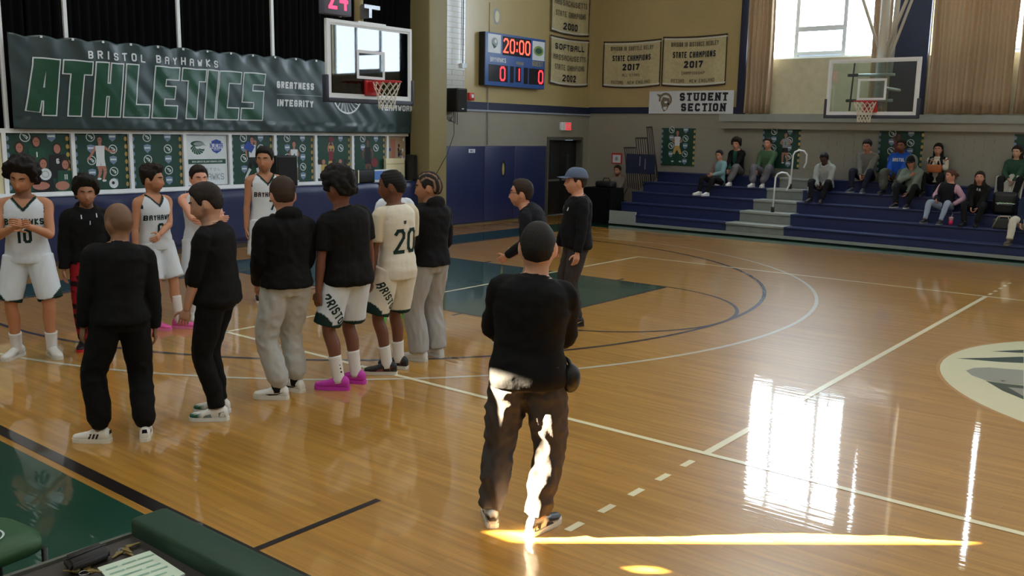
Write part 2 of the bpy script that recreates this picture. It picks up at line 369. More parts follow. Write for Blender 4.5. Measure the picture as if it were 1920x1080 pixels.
for i, (a, b, _, _) in enumerate(NB):  # unseen windows behind the camera, added as fill light
    w = thing('window_%d' % (i+4), None, None, ((a+b)/2, YN-.08, 4.4)); w['kind'] = 'structure'; W2 = (b-a)/2
    mf = MB()
    for x0, x1, z0, z1 in ((-W2-.3, W2+.3, -.3, .06), (-W2-.3, W2+.3, 2.74, 3.1), (-W2-.3, -W2+.05, 0, 2.8), (W2-.05, W2+.3, 0, 2.8), (-.62, -.56, 0, 2.8), (.56, .62, 0, 2.8)): mf.box(x0, x1, -.05, .05, z0, z1, mullion)
    mf.build('window_frame', w)
    for x0, x1 in ((-W2+.05, -.62), (-.56, .56), (.62, W2-.05)): mp = MB(); mp.box(x0, x1, -.012, 0, .06, 2.74, pane_near); mp.build('pane', w)
def curtain(x0, x1, label, folds, z0=2.84, z1=7.5, amp=.055, seed=0):
    rnd = random.Random(seed); n = int((x1-x0)/.018); P = []
    ph = [rnd.uniform(.75, 1.3) for _ in range(folds+2)]
    for iz in range(13):
        z = z0+(z1-z0)*iz/12; row = []
        for i in range(n+1):
            s = i/n*folds; k = int(s); f = s-k
            a = amp*(.6+.4*ph[k]*(1-f)+.4*ph[k+1]*f)*(.75+.25*(1-iz/12))
            row.append((x0+(x1-x0)*i/n+.012*math.sin(iz*.7+k), YF-.19-a*math.sin(2*math.pi*s)*.9-.02*math.sin(5*s), z+(.01*math.sin(s*3) if iz == 0 else 0)))
        P.append(row)
    m = MB(); m.grid(P, tan_curtain)
    o = m.build('curtain', label=label, cat='curtain', group='tan window curtains')
    so = o.modifiers.new('thickness', 'SOLIDIFY'); so.thickness = .006
    return o
curtain(-10.30, -9.62, 'narrow tan curtain gathered beside the banner end of the open window', 6, seed=1)
curtain(-7.26, -6.86, 'slim tan curtain gathered at the hoop end of the open window', 4, seed=2)
curtain(-5.97, -4.30, 'wide tan curtain drawn shut just past the side hoop', 9, seed=3)
curtain(-4.22, -2.62, 'tan curtain panel cut by the edge of the photo', 9, seed=4)
# ================================================================== court markings (paint films on the floor)
OX = .118
HX = -11.2+OX
def film(name, polys, m, z=.0012):
    mb = MB()
    for p in polys: mb.poly([(x, y, z) for x, y in p], m)
    return mb.build(name, FLOOR)
def seg(x0, y0, x1, y1, w):
    L = math.hypot(x1-x0, y1-y0); nx, ny = -(y1-y0)/L*w/2, (x1-x0)/L*w/2; return [(x0-nx, y0-ny), (x1-nx, y1-ny), (x1+nx, y1+ny), (x0+nx, y0+ny)]
def arc(cx, cy, r, a0, a1, w, n=60):
    out = []
    for i in range(n):
        a, b = a0+(a1-a0)*i/n, a0+(a1-a0)*(i+1)/n
        out.append([(cx+(r-w/2)*math.cos(a), cy+(r-w/2)*math.sin(a)), (cx+(r+w/2)*math.cos(a), cy+(r+w/2)*math.sin(a)), (cx+(r+w/2)*math.cos(b), cy+(r+w/2)*math.sin(b)), (cx+(r-w/2)*math.cos(b), cy+(r-w/2)*math.sin(b))])
    return out
BX = -12.8+OX
film('green_apron', [[(-14.1, -9.9), (9, -9.9), (9, -7.735), (-14.1, -7.735)]], fp_green, .001)
film('green_apron', [[(-13.75, -7.5), (BX-.06, -7.5), (BX-.06, 8.55), (-13.75, 8.55)]], fp_green, .001)
film('green_apron', [[(-13.75, 8.55), (14, 8.55), (14, 9.42), (-13.75, 9.42)]], fp_green, .001)
film('sideline', [seg(BX, -7.63, 12, -7.63, .10)], fp_black, .0014)
film('baseline', [seg(BX, -7.6, BX, 7.6, .05)], fp_navy, .0016)
film('coaching_box_mark', [seg(-4.17, -7.60, -4.17, -6.66, .05)], fp_black, .0016)
film('painted_key', [[(BX, -1.83), (-7.01+OX, -1.83), (-7.01+OX, 1.83), (BX, 1.83)]], fp_green, .0013)
FT = -7.01+OX
film('free_throw_lane_line', [seg(BX, -1.83, FT, -1.83, .05), seg(BX, 1.83, FT, 1.83, .05), seg(FT, -1.83, FT, 1.83, .05)], fp_navy, .0018)
film('lane_space_mark', [seg(x, s*1.83, x, s*2.03, .05) for s in (-1, 1) for x in (BX+2.13, BX+3.1, BX+4.0, BX+4.9)], fp_navy, .0018)
film('free_throw_arc', arc(FT, 0, 1.83, -math.pi/2, math.pi/2, .05), fp_navy, .002)
film('three_point_line', arc(HX, 0, 6.02, -math.pi/2, math.pi/2, .055, 90)+[seg(BX, s*6.02, HX, s*6.02, .055) for s in (-1, 1)], fp_navy, .0022)
film('college_three_point_line', arc(HX, 0, 6.75, -1.39, 1.39, .05, 90)+[seg(BX, s*6.64, HX+1.2, s*6.64, .05) for s in (-1, 1)], fp_grey, .002)
film('volleyball_line', [seg(-9, -4.5, -9, 4.5, .055), seg(-9.027, 4.5, 9, 4.5, .06), seg(-9.027, -4.5, 9, -4.5, .055)], fp_white, .0026)
film('attack_line', [seg(-3, -4.5, -3, 4.5, .06)], fp_white, .0028)
for s in (-1, 1):
    for i in range(5): film('attack_line_dash', [seg(-3, s*(4.5+.2+.35*i), -3, s*(4.5+.35+.35*i), .05)], fp_white, .0026)
# centre circle with the bird emblem seen at the picture's edge
film('centre_circle', [[(2.44*math.cos(2*math.pi*i/72), 2.44*math.sin(2*math.pi*i/72)) for i in range(72)]], fp_cream, .001)
film('centre_circle_edge', arc(0, 0, 2.46, 0, 2*math.pi, .03, 72), floor_paint('court_paint_tan', (200, 150, 90)), .0014)
def fl(*uv): return [(p.x, p.y) for p in (at(u, v, 2, 0) for u, v in uv)]
film('emblem_plume', [fl((1792, 672), (1850, 671), (1919, 669), (1919, 681), (1875, 679)), fl((1858, 659), (1919, 656), (1919, 662))], fp_dgreen, .0014)
film('emblem_head', [fl((1811, 695), (1826, 690), (1855, 689), (1890, 692), (1919, 694), (1919, 722), (1885, 720), (1848, 713), (1822, 704))], fp_lgrey, .0014)
film('emblem_beak', [fl((1848, 714), (1885, 720), (1919, 723), (1919, 749), (1880, 733))], fp_dgreen, .0016)
film('emblem_tongue', [fl((1889, 726), (1919, 729), (1919, 743))], fp_lgrey, .0018)
film('emblem_eye', [fl((1874, 713), (1888, 714), (1880, 716))], fp_dgreen, .0018)
# ================================================================== stage end
XP = -15.46                      # poster / banner plane
mb = MB(); mb.box(-20.5, XL-.02, YS0, YS1, .95, 1.13, M('stage_edge_white', (196, 200, 206), .5)); mb.box(XL-.3, XL-.12, YS0, YS1, 0, .95, blackp); mb.build('trim_9', kind='structure')
mb = MB(); mb.box(-20.8, XL-.3, YS1+.01, YS1+.25, 0, CEIL, blackp); mb.build('wall_stage_side', kind='structure')
mb = MB(); mb.box(XL-1.2, XL-1.1, YS1+.25, YF+.4, 0, CEIL, blackp); mb.build('wall_sun_block', kind='structure')  # unseen panel added to stop sun leaking in under the door
mb = MB(); mb.box(XL-6, XL-.3, YS0-.25, YS0-.01, 0, CEIL, blackp); mb.build('wall_stage_near', kind='structure')
mb = MB(); mb.box(-20.8, -20.5, YN, YS1+.3, 0, CEIL+.1, blackp); mb.build('wall_stage_back', kind='structure')
# padded stage front: one vinyl pad after another
ys = [-6.55, -4.75, -2.95, -1.15, .65, 2.45, 4.80]
where = ['behind the number ten player', 'behind the curly haired man in red plaid', 'between the jersey players', 'behind the tall player', 'behind the man in the black hoodie', 'behind the number twenty player']
for i in range(6):
    a, b = ys[i]+.006, ys[i+1]-.006; P = []
    rn = random.Random(i)
    for iz in range(15):
        z = .10+1.03*iz/14; row = []
        for iy in range(25):
            f = iy/24; y = a+(b-a)*f
            e = min(f, 1-f, iz/14, 1-iz/14)
            d = .05*min(1, (e*9))**.5
            d += .012*noise.noise(Vector((y*1.3+i*7, z*2.2+y*1.1, i)))+.006*noise.noise(Vector((y*4, z*5, 3+i)))
            row.append((XL-.03+d, y, z))
        P.append(row)
    mb = MB(); mb.grid(P, navy); mb.box(XL-.08, XL-.015, a, b, .10, 1.13, navy); mb.build('stage_front_pad', label='low navy stage front pad '+where[i], cat='wall pad', group='stage front pads')
mb = MB(); mb.box(XL-.1, XL-.03, YS0, YS1, 0, .095, M('stage_baseboard', (64, 48, 34), .5)); mb.build('baseboard_left', kind='structure')
# tall wall pads right of the column
ys = [5.50, 7.05, 8.25, 9.63]
for i in range(3):
    mb = MB(); mb.rbox(XL, XL+.07, ys[i]+.006, ys[i+1]-.006, .04, 1.92, .025, navy)
    mb.build('wall_pad', label='tall navy wall pad '+['nearest the olive column', 'in the middle of three', 'beside the dark doorway'][i], cat='wall pad', group='tall wall pads')
mb = MB(); pl = Plane((XL+.073, 6.45, 1.76), (0, 1, 0), (0, 0, 1), mb); pl.rect(0, .24, 0, .09, ink_white); pl.text('BC', .12, .02, .05, .05, .014, .015, ink_blue, 2)
mb.build('tag', [o for o in bpy.data.objects if o.name.startswith('wall_pad')][0])
mb = MB(); pl = Plane((XL+.074, 7.72, 1.15), (0, 1, 0), (0, 0, 1), mb); pl.ell(.08, .2, .09, .22, ink_black); pl.ell(.06, .19, .045, .15, gold_txt, 2)
mb.build('emblem', [o for o in bpy.data.objects if o.name.startswith('wall_pad')][1])
# black stage curtains (pleated) with white uprights in front
for i in range(5):
    a, b = -8.9+2.75*i, -8.9+2.75*(i+1)-.03
    P = [[(-15.95+.05*math.sin(j*1.15+.3*math.sin(j*.37+i))+.01*iz, a+(b-a)*j/90, 1.14+5.9*iz/5) for j in range(91)] for iz in range(6)]
    mb = MB(); mb.grid(P, black); o = mb.build('stage_curtain', label='black pleated stage curtain, '+['far left off the frame', 'leftmost panel in view', 'panel above the banner title', 'panel above the banner end', 'panel behind the near hoop'][i], cat='curtain', group='black stage curtains')
    o.modifiers.new('thickness', 'SOLIDIFY').thickness = .01
fr = thing('partition_frame', 'white framed partition across the stage holding the posters', 'partition', (XP, 0, 1.13))
zr0, zr1 = at(400, 249, 0, XP).z, at(640, 345, 0, XP).z
py = [at(u, 300, 0, XP).y for u in (8, 137, 245, 346, 431, 515, 591, 660, 725)]+[4.80]
def inframe(name, x0, x1, y0, y1, z0, z1, m=whitem):
    mb = MB(); mb.box(x0-XP, x1-XP, y0, y1, z0-1.13, z1-1.13, m); return mb.build(name, fr)
inframe('top_rail', XP-.03, XP+.04, -6.6, 4.8, zr0-.035, zr0+.035)
inframe('bottom_rail', XP-.03, XP+.05, -6.6, 3.2, 1.13, 1.19)
for y in py[:-1]: inframe('post', XP-.03, XP+.04, y-.032, y+.032, 1.19, zr0-.035)
for y in (at(123, 30, 0, XP).y, at(336, 40, 0, XP).y, at(512, 50, 0, XP).y, at(6, 120, 0, XP).y): inframe('upright', XP-.06, XP-.01, y-.03, y+.03, zr0+.03, 7.0)
inframe('side_panel', XP-.02, XP+.01, -6.5, py[0]-.04, 1.19, zr0-.04, cream)
# posters
def badge(pl, x, y, r, kind, k=1):
    if kind: pl.ell(x, y, r, r, ink_white, k); pl.ell(x, y, r*.82, r*.82, poster_g, k+.3); pl.poly([(x-r*.6, y+r*.5), (x+r*.1, y+r*.35), (x+r*.6, y-r*.1), (x+r*.3, y-r*.55), (x-r*.1, y-.1*r)], ink_white, k+.6); pl.poly([(x-r*.3, y+r*.25), (x+r*.15, y+r*.1), (x+r*.3, y-r*.3)], ink_green, k+.9)
    else: pl.poly([(x-r*.85, y+r*.7), (x, y+r*.95), (x+r*.85, y+r*.7), (x+r*.8, y-r*.3), (x, y-r), (x-r*.8, y-r*.3)], ink_shield, k); pl.rect(x-r*.7, x+r*.7, y-.05*r, y+r*.3, ink_white, k+.3)
def figure(pl, cx, cy, s, top, bot, skin, arms, legs, hair=hair_print, k=3, num=None):
    """flat printed athlete: torso, shorts, limbs, head"""
    for a in arms: pl.limb((cx+a[0]*s, cy+a[1]*s), (cx+a[2]*s, cy+a[3]*s), .045*s, .038*s, skin, k); pl.limb((cx+a[2]*s, cy+a[3]*s), (cx+a[4]*s, cy+a[5]*s), .038*s, .026*s, skin, k)
    for a in legs: pl.limb((cx+a[0]*s, cy+a[1]*s), (cx+a[2]*s, cy+a[3]*s), .08*s, .055*s, a[6] if len(a) > 6 else skin, k); pl.limb((cx+a[2]*s, cy+a[3]*s), (cx+a[4]*s, cy+a[5]*s), .055*s, .035*s, a[7] if len(a) > 7 else skin, k); pl.ell(cx+a[4]*s+.03*s, cy+a[5]*s-.02*s, .07*s, .035*s, ink_white, k+.2)
    pl.poly([(cx-.15*s, cy+.30*s), (cx+.15*s, cy+.30*s), (cx+.13*s, cy-.12*s), (cx-.13*s, cy-.12*s)], top, k+.4)
    pl.poly([(cx-.13*s, cy-.10*s), (cx+.13*s, cy-.10*s), (cx+.16*s, cy-.34*s), (cx+.01*s, cy-.34*s), (cx, cy-.22*s), (cx-.01*s, cy-.34*s), (cx-.16*s, cy-.34*s)], bot, k+.3)
    pl.limb((cx, cy+.28*s), (cx, cy+.38*s), .05*s, .045*s, skin, k+.2)
    pl.ell(cx, cy+.50*s, .095*s, .12*s, hair, k+.5); pl.ell(cx, cy+.47*s, .075*s, .10*s, skin, k+.8)
    pl.ell(cx-.03*s, cy+.48*s, .012*s, .01*s, hair, k+1); pl.ell(cx+.03*s, cy+.48*s, .012*s, .01*s, hair, k+1)
    if num: pl.text(num, cx, cy+.02*s, .14*s, .09*s, .026*s, .03*s, ink_green, k+.8)
def poster(o, u, v, w, h, label, art, bg=None, group=None, badges=()):
    u = Vector(u); v = Vector(v); n = u.cross(v); o = Vector(o)
    r = MB(); pp = Plane(o, u, v, r, .012)
    r.poly([pp.P(0, 0, 1), pp.P(w, 0, 1), pp.P(w, h, 1), pp.P(0, h, 1)], bg or poster_g)
    r.poly([pp.P(0, 0, 0), pp.P(0, h, 0), pp.P(w, h, 0), pp.P(w, 0, 0)], bg or poster_g)
    for a, b in (((0, 0), (w, 0)), ((w, 0), (w, h)), ((w, h), (0, h)), ((0, h), (0, 0))): r.poly([pp.P(*a, 0), pp.P(*b, 0), pp.P(*b, 1), pp.P(*a, 1)], bg or poster_g)
    ro = r.build('poster', label=label, cat='poster', group=group)
    m = MB(); pl = Plane(o+n*.012, u, v, m, .0012)
    for x, y, rr, kd in badges: badge(pl, x*w, y*h, rr*w, kd)
    for sx in (.02, .98):
        for i in range(7): pl.ell(sx*w, (.08+.14*i)*h, .03*w, .045*h, ink_gold if sx > .5 else ink_shield, .5, 8) if badges else None
    art(pl, w, h); m.build('printed_picture', ro); return ro
A_, V_ = (0, 1, 0), (0, 0, 1)
B1 = ((.30, .95, .085, 1), (.72, .95, .085, 0), (.30, .74, .085, 0), (.72, .73, .085, 1), (.30, .53, .085, 1), (.72, .53, .085, 0), (.30, .30, .085, 0), (.72, .32, .085, 1), (.72, .12, .085, 0))
def art_team(pl, w, h):
    for i, (x, y, nn) in enumerate(((.2, .80, ''), (.47, .90, '1'), (.80, .78, '6'), (.24, .60, ''), (.56, .52, ''), (.92, .50, '11'))):
        s = .62*h/1.05
        pl.poly([((x-.16)*w, (y-.55)*h), ((x+.16)*w, (y-.55)*h), ((x+.13)*w, (y-.14)*h), ((x-.13)*w, (y-.14)*h)], (ink_black, ink_green)[i % 2], 4+i*.8)
        pl.ell(x*w, (y-.03)*h, .075*w, .105*h, hair_print, 4.2+i*.8); pl.ell(x*w, (y-.04)*h, .055*w, .08*h, skin_print, 4.4+i*.8)
        pl.ell((x-.02)*w, (y-.03)*h, .008*w, .007*h, hair_print, 4.6+i*.8); pl.ell((x+.02)*w, (y-.03)*h, .008*w, .007*h, hair_print, 4.6+i*.8)
        if nn: pl.text(nn, x*w, (y-.30)*h, .09*h, .05*w, .018*w, .015*w, ink_white, 4.6+i*.8)
    pl.ell(.58*w, .30*h, .10*w, .105*h, ink_white, 12); pl.ringe(.58*w, .30*h, .06*w, .06*h, .01*w, ink_grey, 12.4)
    pl.ell(.50*w, .10*h, .14*w, .07*h, skin_print, 11); pl.ell(.85*w, .09*h, .12*w, .08*h, skin_print, 11); pl.ell(.2*w, .08*h, .12*w, .06*h, skin_print, 11)
def art_soccer(pl, w, h):
    figure(pl, .47*w, .62*h, .58*h, ink_white, ink_white, skin_print, ((-.13, .26, -.27, .05, -.42, -.17), (.13, .26, .30, .14, .52, .10)), ((-.06, -.3, -.02, -.52, -.10, -.72), (.07, -.3, .14, -.50, .06, -.78)))
    pl.ell(.70*w, .10*h, .09*w, .09*h, ink_white, 6); pl.ell(.69*w, .11*h, .03*w, .03*h, ink_black, 6.3)
def art_batter(pl, w, h):
    figure(pl, .50*w, .62*h, .60*h, ink_white, ink_black, skin_print, ((-.13, .26, -.26, .10, -.22, -.12), (.13, .26, .16, .45, .0, .42)), ((-.08, -.28, -.10, -.52, -.30, -.85, ink_black, ink_white), (.08, -.28, .20, -.50, .26, -.85, ink_black, ink_white)))
    pl.limb((.34*w, .82*h), (.52*w, .70*h), .09*w, .08*w, ink_blue, 7)
def art_ball(pl, w, h): figure(pl, .48*w, .52*h, .62*h, ink_white, ink_white, skin_print, ((-.13, .26, -.22, .08, -.30, .00), (.13, .26, .20, .10, .05, .02)), ((-.06, -.3, -.08, -.5, -.12, -.8), (.07, -.3, .1, -.5, .1, -.8)), num='4')
def art_lift(pl, w, h):
    figure(pl, .42*w, .50*h, .52*h, ink_maroon, ink_gold, skin_print, ((-.12, .26, -.16, .44, -.06, .70), (.12, .26, .18, .44, .06, .70)), ((-.06, -.3, -.08, -.5, -.1, -.7), (.07, -.3, .1, -.5, .1, -.7)))
    pl.ell(.43*w, .93*h, .08*w, .06*h, ink_maroon, 6); pl.rect(.36*w, .50*w, .72*h, .78*h, ink_gold, 6)
    for i, x in enumerate((.08, .20, .50, .70, .86)): pl.ell(x*w, .42*h, .05*w, .055*h, (hair_print, skin_print)[i % 2], 5); pl.poly([((x-.10)*w, .05*h), ((x+.10)*w, .05*h), ((x+.08)*w, .36*h), ((x-.08)*w, .36*h)], (ink_white, ink_gold, ink_white)[i % 3], 5.2)
def art_dribble(pl, w, h):
    figure(pl, .45*w, .56*h, .62*h, ink_black, ink_black, skin_print_d, ((-.13, .26, -.26, .08, -.24, -.14), (.13, .26, .26, .10, .24, -.14)), ((-.06, -.3, -.08, -.5, -.12, -.8), (.07, -.3, .12, -.5, .1, -.8)))
    pl.ell(.66*w, .38*h, .11*w, .11*h, ink_maroon, 7)
def art_crowd(pl, w, h):
    for i in range(26):
        x, y = random.uniform(.06, .94), random.uniform(.1, .95); pl.ell(x*w, y*h, .05*w, .045*h, random.choice((hair_print, ink_black, ink_white, ink_blue, skin_print)), 2+i*.1, 8)
    pl.limb((.3*w, .95*h), (.3*w, .35*h), .12*w, .10*w, skin_print, 6); pl.text('BC', .68*w, .55*h, .12*h, .1*w, .03*w, .03*w, ink_black, 6)
def art_badges(pl, w, h): pass
def art_sponsor(pl, w, h):
    cx, cy, R = .28*w, .78*h, .17*h
    for i in range(7):
        a0 = math.radians(165+i*22); pts = []
        for q in range(7): a = a0+q*.03-.09; f = q/6; pts.append((cx+R*(.35+.65*f)*math.cos(a0+.5*f), cy+R*(.35+.65*f)*math.sin(a0+.5*f)))
        pts2 = [(cx+R*(.30+.66*f/6)*math.cos(a0+.28+.5*f/6), cy+R*(.30+.66*f/6)*math.sin(a0+.28+.5*f/6)) for f in range(6, -1, -1)]
        pl.poly(pts+pts2, ink_green)
    pl.ell(cx-.01*w, cy+.05*h, .16*w, .055*h, ink_green, 1.4); pl.ell(cx+.03*w, cy+.045*h, .13*w, .04*h, ink_grey, 1.8); pl.poly([(cx+.12*w, cy+.07*h), (cx+.21*w, cy+.0*h), (cx+.14*w, cy+.02*h)], ink_grey, 1.9)
    sx, sy = .74*w, .78*h
    pl.poly([(sx-.12*w, sy+.10*h), (sx, sy+.14*h), (sx+.12*w, sy+.10*h), (sx+.12*w, sy+.05*h), (sx-.12*w, sy+.05*h)], ink_blue)
    pl.text('NJCAA', sx, sy-.04*h, .10*h, .055*w, .016*w, .012*w, ink_blue, 1.3)
    pl.poly([(sx-.13*w, sy-.05*h), (sx+.13*w, sy-.05*h), (sx+.10*w, sy-.10*h), (sx, sy-.15*h), (sx-.10*w, sy-.10*h)], ink_blue); pl.text('REGION', sx, sy-.085*h, .022*h, .022*w, .006*w, .006*w, ink_white, 1.5)
    pl.rect(.04*w, .96*w, .425*h, .52*h, ink_green); pl.text('WWW.BRISTOLBAYHAWKS.COM', .5*w, .455*h, .035*h, .024*w, .007*w, .010*w, ink_white, 1.5)
    pl.text('BRISTOL', .5*w, .29*h, .05*h, .05*w, .01*w, .05*w, ink_grey, 1.3); pl.text('BAYHAWKS', .5*w, .10*h, .13*h, .088*w, .018*w, .014*w, ink_grey, 1.3)
PL = [('team photo poster of women in green jerseys, left end of the partition', art_team, B1[:2]), ('soccer player poster of a woman in white kit kicking a ball', art_soccer, B1),
 ('badge covered green poster with its picture left blank', art_badges, B1), ('white sponsor sign with a round bird emblem and a blue shield', art_sponsor, ()),
 ('green poster of a bat swinging woman in white and blue', art_batter, B1), ('green poster of a player in white half hidden by the stage speaker', art_ball, B1),
 ('poster of a maroon shirted player reaching up over a white crowd', art_lift, B1[1:2]+B1[3:4]), ('green poster of a player in black holding a ball', art_dribble, B1[:4]),
 ('busy pale collage poster next to the olive column', art_crowd, ())]
for i, (lb, art, bd) in enumerate(PL):
    y0, y1 = py[i]+.045, py[i+1]-.055
    poster((XP-.02, y0, 1.20), A_, V_, y1-y0, zr0-.045-1.20, lb, art, bg=ink_white if i == 3 else (M('collage_tan', (170, 150, 124), .6) if i == 8 else None), group='partition posters', badges=bd)
# ATHLETICS banner, a creased vinyl sheet
by0, by1 = at(12, 52, 0, XP+.12).y, 4.79
bz0, bz1 = at(300, 245, 0, XP+.12).z, at(330, 88, 0, XP+.12).z
BW, BH = by1-by0, bz1-bz0
def ban(x, y, k=0):
    s = x/BW; t = y/BH
    g = x/.50; near = abs(g-round(g))*2
    sag = -.045*(near**1.5)*max(0, (t-.55)/.45)**2 if t > .55 else 0
    d = .020*noise.noise(Vector((x*1.6+y*1.5, y*.8-x*.3, 1.7)))+.013*noise.noise(Vector((x*4.2+y*3.4, y*1.5, 5.1)))
    d += .030*max(0, t-.45)*math.sin(g*2*math.pi)*(t-.45)*2.2
    d += .02*math.sin(x*1.1)
    if t < .12: d += .02*noise.noise(Vector((x*7, y*4, 9)))
    return Vector((XP+.13+d+k, by0+x, bz0+y+sag))
P = [[ban(BW*i/260, BH*j/46) for i in range(261)] for j in range(47)]
mb = MB(); mb.grid(P, banner_g)
BAN = mb.build('athletics_banner', label='long green vinyl banner reading ATHLETICS hung over the partition', cat='banner')
BAN.modifiers.new('thickness', 'SOLIDIFY').thickness = .006
def bpx(u, v): p = at(u, v, 0, XP+.13); return p.y-by0, p.z-bz0
TITLE = {'A': '00 16 46 40;12 42', 'C': '46 06 00 40', 'S': '46 06 03 43 40 00', 'L': '06 00 40'}
def ban_text(name, txt, x0, x1, y, h, th, gap, m, lift, shear=0, m2=None, o=0):
    mb = MB(); w = .5
    _, wd1 = strokes(txt, h, 1, th, gap); _, wd0 = strokes(txt, h, 0.5, th, gap); w = .5+(x1-x0-wd0)/(wd1-wd0)*.5
    pl = Plane((0, 0, 0), (1, 0, 0), (0, 1, 0), mb, lift, fn=lambda a, b, k: ban(a, b, k))
    q, wd = strokes(txt, h+2*o, w+2*o, th+2*o, gap-2*o, shear=shear, centre=False, step=.05, grow=o, alt=TITLE if m2 else None)
    for p in q: pl.poly([(x0-o+a, y-o+b) for a, b in p], m, 1)
    if m2:
        q, wd = strokes(txt, h, w, th, gap, shear=shear, centre=False, step=.05, alt=TITLE if m2 else None)
        for p in q: pl.poly([(x0+a, y+b) for a, b in p], m2, 1.7)
    return mb.build(name, BAN)
xa, ya = bpx(44, 214); xb, yb = bpx(500, 224); yt = bpx(105, 112)[1]
ban_text('banner_title', 'ATHLETICS', xa+.09, xb-.06, ya, yt-ya, .20, .075, ink_white, .010, shear=.13, m2=banner_l, o=.022)
xa, _ = bpx(163, 100); xb, _ = bpx(409, 118)
ban_text('banner_heading', 'BRISTOL BAYHAWKS', xa, xb, bpx(280, 115)[1]-.02, .135, .025, .075, ink_white, .008)
for txt, u0, u1, v in (('GREATNESS', 519, 588, 165), ('INTEGRITY', 521, 587, 199), ('RESOLVE', 712, 776, 178), ('TEAMWORK', 712, 775, 207)):
    xa, y = bpx(u0, v); xb, _ = bpx(u1, v)
    ban_text('banner_word', txt, xa, xb, y, .135, .034, .022, ink_white, .008, shear=.05)
xa, y = bpx(519, 177); xb, _ = bpx(606, 178); mb = MB(); pl = Plane((0, 0, 0), (1, 0, 0), (0, 1, 0), mb, .008, fn=lambda a, b, k: ban(a, b, k))
for i in range(14): pl.rect(xa+(xb-xa)*i/14, xa+(xb-xa)*(i+1)/14, y, y+.012, ink_grey)
mb.build('banner_rule', BAN)
# round bird emblem whose lower half shows under the near backboard
mb = MB(); pl = Plane((0, 0, 0), (1, 0, 0), (0, 1, 0), mb, .008, fn=lambda a, b, k: ban(a, b, k))
ex, ey = bpx(650, 178); R = .40
for i in range(9):
    a0 = math.radians(-150+i*17)
    for q in range(8):
        f0, f1 = q/8, (q+1)/8
        c = lambda f, o: (ex+R*(.15+.85*f)*math.cos(a0-.35*(1-f)+o), ey+R*(.15+.85*f)*math.sin(a0-.35*(1-f)+o))
        pl.poly([c(f0, -.03), c(f1, -.03), c(f1, .03), c(f0, .03)], ink_white)
pl.ringe(ex, ey, R, R, .035, ink_white, 1.3, 40, math.radians(-165), math.radians(-10))
mb.build('banner_emblem', BAN)
mb = MB()
for i in range(1, 18):
    p = ban(i*.5, BH-.03, .012); mb.box(p.x-.004, p.x+.004, p.y-.018, p.y+.018, p.z-.018, p.z+.018, ink_white)
mb.build('grommet', BAN, kind='stuff')
# things standing on the stage ledge
def spk(name, label, y0, y1, z1, x0=XP+.08, x1=XL-.04, z0=1.135, cat='speaker', m=blackp):
    t = thing(name, label, cat, (0, (y0+y1)/2, z0)); w = (y1-y0)/2
    mb = MB(); mb.rbox(x0, x1, -w, w, 0, z1-z0, .015, m); mb.build('cabinet', t)
    mb = MB(); mb.box(x1, x1+.012, -w*.86, w*.86, .03, z1-z0-.03, M('speaker_grille', (20, 20, 21), .8, bump=.6, bump_scale=200) if 'speaker_grille' not in bpy.data.materials else bpy.data.materials['speaker_grille']); mb.build('grille', t)
    return t
X1 = XL-.05
spk('stage_speaker', 'black speaker cabinet on the stage edge behind the tall player', at(517, 300, 0, X1).y, at(557, 300, 0, X1).y, at(535, 292, 0, X1).z)
spk('stage_speaker', 'black speaker cabinet on the stage edge against the olive column', at(774, 300, 0, X1).y, 4.79, at(790, 290, 0, X1).z)
t = thing('equipment_case', 'low black equipment case on the stage edge with a pale strap', 'case', (0, 0, 1.135))
ya, yb = at(663, 330, 0, X1).y, at(703, 330, 0, X1).y; mb = MB(); mb.rbox(XP+.1, X1, ya, yb, 0, .28, .02, blackp); mb.build('case_body', t)
mb = MB(); mb.box(X1, X1+.01, ya+.12, ya+.15, 0, .28, cream); mb.build('strap', t)
t = thing('laptop', 'open laptop with a white bezel on the stage edge', 'laptop', (0, 0, 1.135))
ya, yb = at(704, 330, 0, X1).y, at(738, 330, 0, X1).y; zz = at(720, 318, 0, X1).z-1.135
mb = MB(); mb.box(X1-.20, X1-.08, ya, yb, 0, .02, white); mb.build('keyboard_base', t)
mb = MB(); mb.box(X1-.08, X1-.06, ya, yb, .02, zz, white); mb.build('lid', t)
mb = MB(); mb.box(X1-.06, X1-.056, ya+.03, yb-.03, .05, zz-.03, M('laptop_screen', (70, 100, 150), .2, emit=.5)); mb.build('screen', t)
t = thing('cream_carton', 'cream coloured carton standing behind the laptop on the stage edge', 'box', (0, 0, 1.135))
ya, yb = at(724, 310, 0, XP+.1).y, at(759, 310, 0, XP+.1).y; zz = at(740, 297, 0, XP+.1).z-1.135
mb = MB(); mb.rbox(XP+.02, XP+.10, ya, yb, 0, zz, .008, cream); mb.build('carton_body', t)
mb = MB(); mb.box(XP+.10, XP+.102, ya+.01, yb-.01, zz-.13, zz-.115, M('carton_tape', (176, 168, 120), .4)); mb.build('tape', t)
